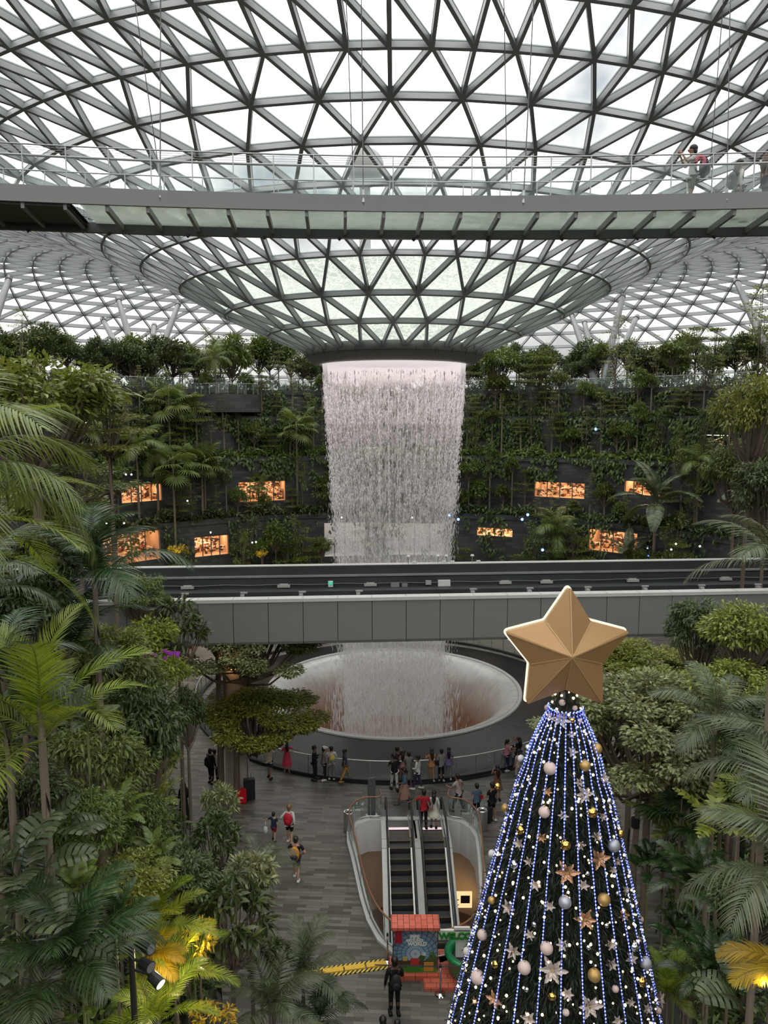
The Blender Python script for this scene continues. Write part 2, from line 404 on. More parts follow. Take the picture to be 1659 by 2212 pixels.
TIERS = [(29.5, -.1, 7.9), (31.0, 7.9, 13.5), (32.5, 13.5, 17.4), (34.0, 17.4, 20.0)]
def winspec(x0, y0, x1, y1, R):
    p0, a0 = hitR(x0, y0, R); p1, a1 = hitR(x1, y1, R); return [a0, a1, p1.z, p0.z]
WINS = {0: [winspec(222,1158,347,1206,29.5), winspec(420,1160,494,1196,29.5), winspec(700,1128,790,1200,29.5), winspec(830,1128,960,1200,29.5), winspec(1030,1137,1107,1160,29.5), winspec(1272,1140,1375,1200,29.5)],
        1: [winspec(262,1048,350,1080,31.0), winspec(515,1040,617,1080,31.0), winspec(1155,1038,1262,1078,31.0), winspec(1350,1036,1424,1072,31.0)],
        2: [winspec(1488,936,1588,964,32.5), winspec(752,964,876,992,32.5)]}
A0, A1 = math.radians(-112), math.radians(112)
wl = MB()
for ti, (R, z0, z1) in enumerate(TIERS):
    ws = WINS.get(ti, [])
    br = sorted(set([A0+(A1-A0)*k/90 for k in range(91)]+[a for w_ in ws for a in w_[:2]]))
    zb = sorted(set([z0, z1]+[z for w_ in ws for z in w_[2:]]))
    for a, b in zip(br, br[1:]):
        for z, zz in zip(zb, zb[1:]):
            am, zm = (a+b)/2, (z+zz)/2
            if any(w_[0] < am < w_[1] and w_[2] < zm < w_[3] for w_ in ws): continue
            wl.add([polar(R,a,z), polar(R,b,z), polar(R,b,zz), polar(R,a,zz)], [(3,2,1,0)])
    # planter lip
    Rn = TIERS[ti+1][0] if ti < 3 else None
    for a, b in zip(br, br[1:]):
        wl.add([polar(R-.12,a,z1-.35), polar(R-.12,b,z1-.35), polar(R-.12,b,z1+.12), polar(R-.12,a,z1+.12), polar(R+.25,a,z1+.12), polar(R+.25,b,z1+.12), polar(R,a,z1-.35), polar(R,b,z1-.35)], [(3,2,1,0),(2,3,4,5),(0,1,7,6)])
        if Rn: wl.add([polar(R+.2,a,z1), polar(R+.2,b,z1), polar(Rn,b,z1), polar(Rn,a,z1)], [(0,1,2,3)])
struct(wl.build('wall_far', M['stone']), 'dark stone clad terraced wall around the far side of the hall', 'wall')
mb = MB(); mb.lathe([(34.0,20.0),(77.5,20.0)], (AX,AY,0), 120, math.radians(-150), math.radians(150))
struct(mb.build('floor_garden', M['soil']), 'dark planted ground of the garden at the top of the terraces', 'ground')
mb = MB(); mb.lathe([(77.4,-.2),(77.4,20.6)], (AX,AY,0), 120)
struct(mb.build('wall_lightblock', pm('lightblock_wall', (.1,.1,.1), .7)), None, None)  # unseen drum wall, added so daylight comes in only through the roof
# lit shop openings
t = NT('shop_interior'); P = t.pos((1,1,1)); v1 = t.n('TexVoronoi', {'Vector': t.pos((1.6,1.6,2.6)), 'Scale': 2.4}).outputs['Color']
sepc = t.n('SeparateColor', {0: v1}); cc = t.ramp(sepc.outputs[0], [(0, (.06,.03,.02)), (.28, (.30,.12,.06)), (.5, (.72,.46,.26)), (.75, (.92,.78,.58))], 'CONSTANT')
M['shop'] = t.done(t.n('BsdfPrincipled', {'Base Color': cc, 'Roughness': .6}).outputs[0])
M['shopwall'] = pm('shop_wall', (.62,.36,.2), .6, 0, .2, 1.5)
def emis(name, col, st, samp='AUTO'):
    t = NT(name); e = t.n('Emission', {'Color': (*col,1), 'Strength': st}); m = t.done(e.outputs[0]); m.cycles.emission_sampling = samp; return m
M['shoplamp'] = emis('shop_lamp', (1,.76,.52), 6.0)
M['blue'] = emis('blue_light', (.08,.15,1), 9.0, 'NONE')
M['warmspot'] = emis('warm_spot', (1,.8,.5), 3.5, 'NONE')
M['whitespot'] = emis('white_spot', (1,.97,.9), 12.0, 'NONE')
wk = 0; wlabels = ['warm lit shop opening on the lowest row, widest with bright shelves', 'small orange shop opening half hidden by a dark tree', 'pale shop opening behind the waterfall, its left half', 'pale shop opening behind the waterfall, its right half', 'orange shop slot right of the waterfall on the lowest row', 'orange shop opening beside blue lights on the lowest row', 'orange shop window under fan palms on the upper row', 'amber shop window left of the waterfall on the upper row', 'dim red shop opening on the upper row right of the waterfall', 'orange shop window above the giant paddle leaved palm', 'dark wall opening holding a curved gold handrail', 'pale skylit opening high behind the waterfall']
for ti in (0, 1, 2):
    R = TIERS[ti][0]
    for w_ in WINS[ti]:
        a0, a1, z0, z1 = w_; D = 2.6; mb = MB(); dim = (wk == 10); pale = wk in (2, 3, 11)
        k = 6; A = [a0+(a1-a0)*i/k for i in range(k+1)]
        for a, b in zip(A, A[1:]):
            mb.add([polar(R,a,z0), polar(R,b,z0), polar(R+D,b,z0), polar(R+D,a,z0)], [(0,1,2,3)])
            mb.add([polar(R,a,z1), polar(R,b,z1), polar(R+D,b,z1), polar(R+D,a,z1)], [(3,2,1,0)])
        for a in (a0, a1): mb.add([polar(R,a,z0), polar(R+D,a,z0), polar(R+D,a,z1), polar(R,a,z1)], [(0,1,2,3)])
        wm = M['black'] if dim else (M['white'] if pale else M['shopwall'])
        wob = struct(mb.build('window_%d' % (wk+1), wm), wlabels[wk], 'window')
        mb = MB()
        for a, b in zip(A, A[1:]): mb.add([polar(R+D,a,z0), polar(R+D,b,z0), polar(R+D,b,z1), polar(R+D,a,z1)], [(3,2,1,0)])
        mb.build('back_display', M['black'] if dim else (M['white'] if pale else M['shop']), wob)
        mb = MB(); hh = z1-z0
        for i in range(7):
            a = a0+(a1-a0)*(i+.5)/7; q = polar(R+1.2+.6*(i % 3), a, z0); sz = hh*rnd.uniform(.25,.55)
            mb.box((q.x,q.y,q.z+sz/2), (.55,.4,sz), rnd.uniform(-.5,.5))
        mb.build('display_stand', M['shop'] if not pale else M['white'], wob)
        mb = MB(); nb = 4
        for i in range(nb+1):
            a = a0+(a1-a0)*i/nb; mb.beam(polar(R+.1,a,z0), polar(R+.1,a,z1), .08, .08, (1,0,0))
        mb.tube([polar(R+.1,a,z1-.05) for a in A], .06, 4)
        mb.build('frame', M['steel_dark'], wob)
        if not dim:
            mb = MB()
            for i in range(3):
                a = a0+(a1-a0)*(i+.5)/3; q = polar(R+1.2, a, z1-.12); mb.box(q, (1.0 if not pale else .5, 1.2, .05), -a)
            mb.build('ceiling_lamp', M['shoplamp'] if not pale else emis('cool_lamp', (1,.93,.85), 4.0), wob)
        else:
            mb = MB(); mb.tube([polar(R+.5, a0+(a1-a0)*s, z0+.15+hh*.7*(1/(1+math.exp(-9*(s-.55))))) for s in [i/16 for i in range(5,17)]], .07, 6)
            mb.build('handrail', pm('gold_rail', (.75,.55,.25), .35, .4), wob)
            mb = MB(); mb.tube([polar(R+.6, a0+(a1-a0)*s, z1-.1) for s in (.25,.5,.85)], .05, 6); mb.build('ceiling_lamp', M['whitespot'], wob)
        wk += 1
# round stone balcony and terrace-edge railings
pb, ab = hitR(485, 870, 34.0)
mb = MB(); mb.lathe([(3.6,17.9),(3.6,19.6),(3.35,19.6),(3.35,18.4),(0,18.4)], (pb.x, pb.y+.8, 0), 40)
bal = tag(mb.build('balcony', M['stone']), 'rounded dark stone balcony projecting below the garden railing', 'balcony')
def railing(name, label, pts, hgt, parent=None, post=M['rail'], gl=True, hr=.03, every=1):
    r = thing(name, label, 'railing', pts[0]) if parent is None else parent
    o = Vector(pts[0]); L = [Vector(p)-o for p in pts]
    mb = MB(); mb.tube([p+Vector((0,0,hgt)) for p in L], hr, 6); mb.build('handrail', post, r, True)
    for i in range(0, len(L), every):
        mb = MB(); mb.beam(L[i], L[i]+Vector((0,0,hgt)), .04, .04, (1,0,0)); mb.build('post', post, r)
    if gl:
        mb = MB()
        for a, b in zip(L, L[1:]): mb.add([a+Vector((0,0,.08)), b+Vector((0,0,.08)), b+Vector((0,0,hgt-.08)), a+Vector((0,0,hgt-.08))], [(0,1,2,3)])
        mb.build('glass_panel', M['railglass'], r)
    return r
railing('railing', 'thin metal railing along the garden rim left of the waterfall', [polar(34.3, math.radians(a), 20.0) for a in range(-62, -8, 2)], 1.1)
railing('railing', 'thin metal railing along the garden rim right of the waterfall', [polar(34.3, math.radians(a), 20.0) for a in range(8, 62, 2)], 1.1)
railing('railing', 'metal railing topping the rounded stone balcony', [(pb.x+3.45*math.sin(a), pb.y+.8+3.45*math.cos(a), 19.6) for a in [math.radians(90+i*15) for i in range(13)]], 1.0)
# ------------------------------------------------------------------ waterfall and pool
def fallR(z): return 3.1+1.22*(max(z,0)/21.0)**1.35
rg = np.random.default_rng(5)
def water_drops(n, z0, z1, wr, lr, spread, seed):
    r = np.random.default_rng(seed)
    z = r.uniform(z0, z1, n); az = r.uniform(0, 2*PI, n)
    az += .03*np.sin(az*40)   # gather into rivulets
    R = np.array([fallR(q) for q in z]) + r.normal(0, 1, n)*spread*(1+ (20-z)/20*1.6)
    W = r.uniform(*wr, n); L = r.uniform(*lr, n)
    c = np.stack([AX+R*np.sin(az), AY+R*np.cos(az), z], 1); tx = np.stack([np.cos(az), -np.sin(az), 0*az], 1); nx = np.stack([np.sin(az), np.cos(az), 0*az], 1)
    up = np.zeros((n,3)); up[:,2] = 1; up[:,:2] += nx[:,:2]*.04
    V = np.stack([c+up*(L*.5)[:,None], c+tx*(W*.5)[:,None], c-tx*(W*.25)[:,None]+nx*(W*.45)[:,None], c-tx*(W*.25)[:,None]-nx*(W*.45)[:,None], c-up*(L*.5)[:,None]], 1).reshape(-1,3)
    b = (np.arange(n)*5)[:,None]
    T = np.concatenate([b+np.array([[0,1,2]]), b+np.array([[0,2,3]]), b+np.array([[0,3,1]]), b+np.array([[4,2,1]]), b+np.array([[4,3,2]]), b+np.array([[4,1,3]])])
    return V, T
def join_np(parts):
    Vs, Ts, k = [], [], 0
    for V, T in parts: Vs.append(V); Ts.append(T+k); k += len(V)
    return np.concatenate(Vs), np.concatenate(Ts)
t = NT('falling_water')
df = t.n('BsdfDiffuse', {'Color': (.93,.93,.94,1)}); tl = t.n('BsdfTranslucent', {'Color': (.93,.94,.95,1)}); gl = t.n('BsdfGlossy', {'Color': (1,1,1,1), 'Roughness': .25}); tr = t.n('BsdfTransparent', {'Color': (1,1,1,1)})
a = t.n('MixShader', {0: .5, 1: df.outputs[0], 2: tl.outputs[0]}); b = t.n('MixShader', {0: .12, 1: a.outputs[0], 2: gl.outputs[0]}); c = t.n('MixShader', {0: .42, 1: b.outputs[0], 2: tr.outputs[0]})
M['drops'] = t.done(c.outputs[0])
V, T = join_np([water_drops(5600, 17.0, 20.0, (.025,.065), (.08,.30), .03, 1), water_drops(9000, 12, 18.6, (.02,.058), (.08,.26), .06, 2), water_drops(9500, 5, 13.5, (.018,.046), (.10,.32), .10, 3), water_drops(8500, .0, 7, (.012,.040), (.12,.42), .14, 4)])
fall = tag(link('waterfall', np_mesh('waterfall', V, T, M['drops'])), 'tall round curtain of falling water pouring from the roof funnel collar', 'waterfall', None, 'stuff')
def sheet(name, rs, prof, dens, par, soft):
    t = NT(name); tc = t.n('TexCoord').outputs['Object']; s_ = t.n('SeparateXYZ', {0: tc})
    an = t.math('MULTIPLY', t.math('ARCTAN2', t.math('SUBTRACT', s_.outputs[0], AX), t.math('SUBTRACT', s_.outputs[1], AY)), 4.0)
    v = t.n('CombineXYZ', {0: t.math('MULTIPLY', an, 3.2), 1: t.math('MULTIPLY', s_.outputs[2], .62), 2: rs}).outputs[0]
    n1 = t.noise(v, 2.2, 6.0, .62)
    al = t.ramp(n1, [(.42, (0,0,0)), (.66, (dens,)*3)])
    top = t.n('MapRange', {'Value': s_.outputs[2], 'From Min': 19.2, 'From Max': 20.4, 'To Min': 0.0, 'To Max': .72}).outputs[0]
    low = t.n('MapRange', {'Value': s_.outputs[2], 'From Min': 0.0, 'From Max': 12.0, 'To Min': soft*2.2, 'To Max': 0.02}).outputs[0]
    al = t.math('MAXIMUM', t.math('ADD', al, low), top)
    d_ = t.n('BsdfDiffuse', {'Color': (.93,.93,.93,1)}); q = t.n('BsdfTranslucent', {'Color': (.93,.94,.94,1)}); x = t.n('MixShader', {0: .5, 1: d_.outputs[0], 2: q.outputs[0]})
    tr = t.n('BsdfTransparent'); y = t.n('MixShader', {0: t.math('MINIMUM', al, .9), 1: tr.outputs[0], 2: x.outputs[0]}); m = t.done(y.outputs[0])
    mb = MB(); mb.lathe([(fallR(z)*rs, z) for z in prof], (AX,AY,0), 72); return mb.build(name, m, par, True)
zs = [20.62, 20.2, 19.5, 18.5, 17, 15, 13, 11, 9, 7, 5, 3, 1, -.6, -2.5]
sheet('water_sheet', .995, zs, .30, fall, .12); sheet('mist_sheet', .93, zs, .16, fall, .09)
# pool
pool = thing('vortex_pool', 'round pool bowl with a wide black sloping rim under the waterfall', 'pool', (AX, AY, 0))
t = NT('bowl_water'); tc = t.n('TexCoord').outputs['Object']; s_ = t.n('SeparateXYZ', {0: tc}); an = t.math('ARCTAN2', s_.outputs[0], s_.outputs[1])
v = t.n('CombineXYZ', {0: t.math('MULTIPLY', an, 14.0), 1: t.math('MULTIPLY', s_.outputs[2], 1.3), 2: 0.0}).outputs[0]
n1 = t.noise(v, 1.6, 5.0, .6); sep = t.n('Separate' 'XYZ', {0: tc})
n2 = t.noise(tc, .33, 2.0)
hz = t.n('MapRange', {'Value': t.math('ADD', s_.outputs[2], t.math('MULTIPLY_ADD', n2, 1.6, -.8)), 'From Min': -2.4, 'From Max': .1}).outputs[0]
deep = t.mix(n1, (.13,.055,.02), (.44,.27,.19)); foam = t.mix(n1, (.30,.30,.29), (.60,.60,.58))  # lower brown paints in the warm light of the level below
c = t.mix(hz, deep, foam)
M['bowl'] = t.done(t.n('BsdfPrincipled', {'Base Color': c, 'Roughness': .22, 'Specular IOR Level': .6}).outputs[0])
mb = MB(); mb.lathe([(7.72,.62),(7.45,.60),(7.1,.45),(6.7,.1),(6.25,-.6),(5.85,-1.5),(5.5,-2.6),(5.2,-4.0),(5.0,-5.4),(0.02,-5.6)], (0,0,0), 96)
mb.build('water_bowl', M['bowl'], pool, True)
t = NT('black_acrylic'); tc = t.n('TexCoord').outputs['Object']; nz = t.noise(t.pos((1,1,1)), 2.2, 5.0)
bp = t.n('Bump', {'Height': nz, 'Strength': .15, 'Distance': .1})
M['acrylic'] = t.done(t.n('BsdfPrincipled', {'Base Color': (.012,.013,.014,1), 'Roughness': .3, 'Specular IOR Level': .22, 'Normal': bp.outputs[0]}).outputs[0])
mb = MB(); mb.lathe([(7.95,.62),(8.4,.56),(9.4,.40),(10.6,.2),(11.6,.06),(11.75,-.05)], (0,0,0), 120); mb.build('sloping_rim', M['acrylic'], pool, True)
mb = MB(); mb.lathe([(7.72,.60),(7.72,.70),(7.95,.70),(7.97,.60)], (0,0,0), 120); mb.build('lip', pm('pool_lip', (.42,.42,.41), .3, 0, .1), pool, True)
# splash column inside the bowl and spray
V, T = water_drops(5000, -5, .8, (.02,.06), (.3,.9), .22, 11); V[:,0] -= AX; V[:,1] -= AY
link('splash', np_mesh('splash', V, T, M['drops']), pool)
# fence round the pool
RF = 12.0; FC = Vector((AX-.2, 47.1, 0))
fence = thing('pool_fence', 'low circular glass fence with silver handrail around the black pool rim', 'fence', FC)
mb = MB(); mb.lathe([(RF-.12,.0),(RF-.12,.16),(RF+.10,.16),(RF+.10,.0)], (0,0,0), 120); mb.build('kerb', M['black'], fence)
mb = MB(); mb.lathe([(RF,.15),(RF,1.02)], (0,0,0), 120); mb.build('glass_panel', M['railglass'], fence)
mb = MB(); mb.tube([(RF*math.sin(a*2*PI/120), RF*math.cos(a*2*PI/120), 1.08) for a in range(121)], .028, 6); mb.build('handrail', pm('fence_rail', (.8,.8,.79), .25, .5, .03), fence, True)
pst = None
for k in range(72):
    a = k*2*PI/72
    if pst is None:
        mb = MB(); mb.box((0,0,.6), (.03,.05,.95)); pst = mb.build('post', M['rail'], fence)
        o = pst
    else: o = pst.copy(); COL.objects.link(o); o.parent = fence
    o.location = (RF*math.sin(a), RF*math.cos(a), 0); o.rotation_euler = (0,0,-a)
# ------------------------------------------------------------------ track bridge
TH = math.radians(4.2); BO = Vector((0, 31.5, 0)); tx = Vector((math.cos(TH), math.sin(TH), 0)); ny = Vector((-math.sin(TH), math.cos(TH), 0))
BM = Matrix(((tx.x, ny.x, 0, BO.x), (tx.y, ny.y, 0, BO.y), (0, 0, 1, 0), (0, 0, 0, 1)))
br = thing('track_bridge', 'long grey panelled railway bridge crossing in front of the waterfall', 'bridge', BO, TH)
ZT = 10.0; PW = 1.44
pn = None; s = -19.22
while s < 24:
    if pn is None:
        mb = MB(); prof = [(0,.0),(0,-1.68),(.06,-1.80),(.22,-1.86),(1.1,-1.86),(1.1,-1.8),(.16,-1.7),(.16,0)]
        x0, x1 = .012, PW-.012
        P = [(x0,y,z) for y,z in prof]+[(x1,y,z) for y,z in prof]; k = len(prof)
        mb.add(P, [(i,(i+1)%k,k+(i+1)%k,k+i) for i in range(k)]+[tuple(range(k-1,-1,-1)), tuple(range(k,2*k))])
        pn = mb.build('panel', M['panel'], br); o = pn
    else: o = pn.copy(); COL.objects.link(o); o.parent = br
    o.location = (s, 0, ZT-.16); s += PW
mb = MB(); mb.box((2.3,.2,ZT-.08), (43.4,.5,.14)); mb.build('coping', M['panelcap'], br)
mb = MB()
for i in range(28): mb.box((-14.9+PW*i,.2,ZT-.008), (.015,.505,.006))
mb.build('coping_joint', M['steel_dark'], br)
mb = MB(); mb.box((2.3,.3,ZT-.95), (43.4,.2,1.5)); mb.box((2.3,3.4,8.3), (43.4,6.6,.3)); mb.build('trough', M['trough'], br)
mb = MB(); mb.box((2.3,6.72,ZT-.75), (43.4,.22,1.6)); mb.box((2.3,6.5,ZT-.95), (43.4,.3,.9)); mb.box((2.3,5.9,8.75), (43.4,.9,.55)); mb.build('far_parapet', M['trough'], br)
mb = MB(); mb.box((2.3,6.85,ZT+.02), (43.4,.42,.12)); mb.build('far_coping', M['panelcap'], br)
mb = MB(); mb.box((2.3,6.5,ZT-.42), (43.4,.36,.07)); mb.build('far_ledge', pm('grey_ledge', (.22,.225,.22), .5, 0, .3, 1.0), br)
mb = MB()
for yy in (2.1,4.4): mb.box((2.3,yy,8.6), (43.4,.55,.3))
mb.build('guide_rail', pm('guide_rail', (.05,.05,.052), .5), br)
mb = MB(); mb.tube([(x*.6-14, 6.28, ZT-.80+.02*math.sin(x*1.3)) for x in range(64)], .025, 5); mb.tube([(x*.6-14, 6.28, ZT-1.02) for x in range(64)], .018, 5); mb.build('conduit', pm('conduit', (.12,.12,.12), .5), br)
BMi = BM.inverted()
def on_bridge(px, py, yloc):      # pixel to bridge coordinates on the plane y = yloc
    d = ray(px, py); o = BMi @ Vector((0,0,H)); dl = BMi.to_3x3() @ d
    tt = (yloc-o.y)/dl.y; return o+dl*tt
for px in (405, 613, 800, 1091, 1180, 1366, 1566):
    q = on_bridge(px, 1258, 6.25); mb = MB(); mb.box((0,0,0), (.62,.14,.12)); mb.box((0,.06,.08), (.4,.1,.06)); o = mb.build('lamp_fitting', pm('lamp_fitting', (.42,.42,.4), .4), br); o.location = (q.x, 6.2, ZT-.86)
for px in (395,523,650,774,1022,1145,1271,1395,1518,1640):
    q = on_bridge(px, 1282, .5); mb = MB(); mb.box((0,0,0), (.16,.22,.10)); mb.box((.05,.1,.1), (.3,.1,.06)); o = mb.build('bracket_lamp', pm('bracket', (.3,.3,.3), .45), br); o.location = (q.x, .62, ZT+.0)
def bridgebox(name, label, cat, px, py, sz, mat, z=None):
    q = on_bridge(px, py, 6.25); mb = MB(); mb.box((0,0,0), (sz[0],.16,sz[1])); o = mb.build(name, mat); o.matrix_world = BM @ Matrix.Translation((q.x, 6.22, q.z)); tag(o, label, cat); return o
q = on_bridge(853, 1270, 5.3)
b1_ = bridgebox('utility_box', 'upright grey utility box beside the bridge track, left of its smaller twin', 'box', 853, 1268, (.42,.42), pm('ubox', (.25,.25,.24), .5))
b2_ = bridgebox('utility_box', 'smaller grey utility box on the bridge wall, right of its larger twin', 'box', 874, 1268, (.28,.36), pm('ubox', (.25,.25,.24), .5))
b3_ = bridgebox('utility_box', 'small pale grey junction box on the dark bridge wall', 'box', 925, 1258, (.28,.2), pm('ubox2', (.4,.4,.39), .5))
b4_ = bridgebox('utility_box', 'largest white cabinet box mounted on the dark bridge wall', 'box', 959, 1261, (.62,.40), M['white'])
ex = bridgebox('exit_sign', 'small green and white running figure exit sign on bridge wall', 'sign', 714, 1261, (.24,.28), M['white'])
mb = MB(); mb.box((0,-.09,.05), (.22,.02,.15)); mb.build('green_face', pm('exit_green', (.02,.35,.2), .5, 0, 0, 1, .5, (.05,.6,.4), .6), ex)
mb = MB(); mb.box((.0,-.105,.07), (.03,.012,.05)); mb.ball((.02,-.105,.105), .014, 6, 5); mb.box((.03,-.105,.03), (.05,.012,.017)); mb.box((-.03,-.105,.035), (.016,.012,.05)); mb.box((-.075,-.105,.05), (.05,.012,.02)); mb.build('pictogram', M['white'], ex)
for px, lab in ((882,'short sensor pole on the far bridge coping, nearest the waterfall centre'),(946,'short sensor pole on the far bridge coping, left one of a close pair'),(964,'short sensor pole on the far bridge coping, right one of a close pair'),(1020,'short sensor pole on the far bridge coping, furthest right')):
    q = on_bridge(px, 1220, 6.85); o = thing('sensor_pole', lab, 'pole', BM @ Vector((q.x, 6.85, ZT+.08)), TH, 'sensor poles on the bridge coping')
    mb = MB(); mb.tube([(0,0,0),(0,0,.34)], .02, 6); mb.build('mast', M['rail'], o)
    mb = MB(); mb.lathe([(.02,.30),(.1,.33),(.1,.37),(.06,.42),(.01,.43)], (0,0,0), 12); mb.build('head', M['white'], o, True)
    mb = MB(); mb.box((.3,-.1,.06), (.2,.12,.12)); mb.build('foot_box', M['white'], o)
# round support column below the bridge
p0 = ground(499, 1700); cc = thing('bridge_column', 'thick round beige column holding up the grey bridge', 'column', (-6.95, 34.6, 0))
mb = MB(); mb.lathe([(.56,0),(.56,7.2),(.62,7.3),(.7,8.15)], (0,0,0), 32, cap=True); mb.build('shaft', pm('beige_column', (.36,.32,.27), .45, 0, .06), cc, True)
mb = MB(); mb.lathe([(.6,0),(.6,.12),(.56,.14)], (0,0,0), 32); mb.build('base_ring', M['steel_dark'], cc)
ld = bpy.data.lights.new('column_lamp', 'POINT'); ld.energy = 16; ld.color = (1,.55,.2); ld.shadow_soft_size = .1; lo_ = bpy.data.objects.new('column_lamp', ld); COL.objects.link(lo_); lo_.location = (-6.9, 33.6, 6.2)
mb = MB(); mb.box((.53,-.2,3.6), (.06,.06,7.0)); mb.build('drain_pipe', M['rail'], cc)
# ------------------------------------------------------------------ hanging glass footbridge
CC = Vector((2.67, 21.15-70)); RB = 70.0; BW = 2.35
def cb_pt(px, r, z):               # point on the arc of radius r seen in column px
    u = (px-CX)/F; az = u/ (CP)    # first guess
    dx = u; # solve x = u*depth iteratively
    x = 0.0
    for _ in range(20):
        y = CC.y+math.sqrt(r*r-(x-CC.x)**2); dep = y*CP-(z-H)*SP; x = u*dep
    return Vector((x, CC.y+math.sqrt(r*r-(x-CC.x)**2), z))
def arc(r, z, a): return Vector((CC.x+r*math.sin(a), CC.y+r*math.cos(a), z))
def arc_sweep(mb, prof, a0, a1, n):     # prof: (dr, z) closed
    k = len(prof); base = len(mb.v)
    for i in range(n+1):
        a = a0+(a1-a0)*i/n
        for dr, z in prof: mb.v.append(tuple(arc(RB+dr, z, a)))
    for i in range(n):
        for j in range(k):
            p = base+i*k+j; q = base+i*k+(j+1)%k; mb.f.append((p, q, q+k, p+k))
    return mb
AA0, AA1 = -.225, .155
DK = 22.93
fb = thing('glass_footbridge', 'curved grey footbridge with a see-through glass deck hanging under the roof', 'bridge', (0,0,0))
arc_sweep(MB(), [(0,DK-.06),(0,DK+.35),(.10,DK+.35),(.10,DK-.06)], AA0, AA1, 60).build('fascia', M['fascia'], fb)
arc_sweep(MB(), [(BW-.16,DK-.27),(BW-.16,DK+.0),(BW,DK+.06),(BW,DK-.27)], AA0, AA1, 60).build('far_beam', pm('beam_underside', (.09,.092,.095), .4), fb)
arc_sweep(MB(), [(.10,DK-.03),(BW-.1,DK-.03),(BW-.1,DK),(.10,DK)], AA0+.075, AA1, 60).build('glass_deck', M['floorglass'], fb)
arc_sweep(MB(), [(.1,DK-.12),(BW-.05,DK-.12),(BW-.05,DK),(.1,DK)], AA0, AA0+.072, 12).build('solid_deck', M['black'], fb)
a = AA0+.012
while a < AA1:
    mb = MB(); mb.beam(arc(RB+.08, DK-.12, a), arc(RB+BW-.1, DK-.12, a), .085, .17); mb.build('rib', M['fascia'], fb); a += 1.02/RB
for i in range(12):
    a = AA0+.05+i*.03; p = arc(RB+BW-.2, DK-.29, a)
    mb = MB(); mb.box((p.x,p.y,p.z), (.10,.09,.06)); mb.tube([(p.x,p.y,p.z),(p.x,p.y-.05,p.z-.05)], .035, 8); mb.build('spot_fitting', M['black'], fb)
def arcline(dr, z, r, name, par, mat, n=80):
    mb = MB(); mb.tube([arc(RB+dr, z, AA0+(AA1-AA0)*i/n) for i in range(n+1)], r, 6); return mb.build(name, mat, par, True)
for dr, lab in ((.06, 'near railing of the glass footbridge with glass panels and slim posts'), (BW-.1, 'far railing of the glass footbridge, seen through its near glass')):
    rr = fb
    arcline(dr, DK+1.34, .02, 'handrail', rr, M['rail']); 
    if dr < 1:
        arcline(dr+.05, DK+1.09, .032, 'lower_rail', rr, M['rail'])
        for zz in (1.28, 1.22, 1.16): arcline(dr, DK+zz, .005, 'wire', rr, M['rail'])
    a = AA0+.012; po = None
    while a < AA1:
        if po is None:
            mb = MB(); mb.box((0,0,.67), (.024,.05,1.34)); po = mb.build('post', M['rail'], rr); o = po
        else: o = po.copy(); COL.objects.link(o); o.parent = rr
        o.location = arc(RB+dr, DK, a); o.rotation_euler = (0,0,-a); a += 1.04/RB
    mb = MB()
    for i in range(60):
        x0_, x1_ = AA0+(AA1-AA0)*i/60, AA0+(AA1-AA0)*(i+1)/60
        mb.add([arc(RB+dr,DK+.02,x0_), arc(RB+dr,DK+.02,x1_), arc(RB+dr,DK+1.06,x1_), arc(RB+dr,DK+1.06,x0_)], [(0,1,2,3)])
    mb.build('glass_panel', M['railglass'], rr)
# mesh screen at the left end
mb = MB()
for i in range(44):
    a = AA0+.0+i*.0022
    mb.beam(arc(RB+BW-.15,DK,a), arc(RB+BW-.15,DK+.95,a), .006, .006, (1,0,0))
for i in range(16):
    for k in range(8): mb.beam(arc(RB+BW-.15,DK+.06*i+.02,AA0+.012*k), arc(RB+BW-.15,DK+.06*i+.02,AA0+.012*(k+1)), .006, .006)
mb.build('mesh_screen', M['steel_dark'], fb)
def cable(px0, py0, px1, py1, dr, lab, r=.014):
    a = cb_pt(px1, RB+dr, DK+ (1.34 if dr > 1 else .1)); b = shell_hit(px0, py0-40)
    c = thing('hanging_cable', lab, 'cable', a, 0, 'cables holding the footbridge'); mb = MB(); v = b-a
    mb.tube([(0,0,0), tuple(v)], r, 6); mb.build('strand', M['steel_dark'], c)
    mb = MB(); mb.tube([tuple(v.normalized()*.05), tuple(v.normalized()*.4)], r*2.4, 8); mb.build('clamp', M['rail'], c)
cable(285,0,345,330,BW-.1,'thin leaning cable holding the far rail of the footbridge, leftmost')
cable(347,0,346,418,0,'upright cable holding the near edge of the footbridge, leftmost',.017)
cable(746,0,764,330,BW-.1,'thin leaning cable crossing before the ghostly globe in the roof glass')
cable(780,0,785,418,0,'upright cable by the ghostly globe holding the near footbridge edge',.017)
cable(1088,0,1095,330,BW-.1,'thin nearly upright cable holding the far rail right of centre')
cable(1155,0,1130,418,0,'upright cable right of centre holding the near footbridge edge',.017)
cable(1566,0,1532,330,BW-.1,'thin leaning cable between the strolling people on the footbridge')
cable(1578,0,1570,418,0,'upright cable beside the people holding the near footbridge edge',.013)
# white globe seen through the roof beyond
p = at(788, 362, 150); gl_ = thing('radar_globe', 'white globe on a mast outside, dimly seen through the roof glass', 'radar globe', (p.x, p.y, 0))
mb = MB(); mb.ball((0,0,p.z), 3.6, 32, 20); mb.build('globe', pm('globe_white', (.24,.25,.25), .6, 0, .05), gl_, True)
mb = MB(); mb.tube([(0,0,0),(0,0,p.z-3.4)], [1.6,1.0], 16); mb.build('mast', pm('globe_mast', (.22,.23,.23), .6), gl_, True)
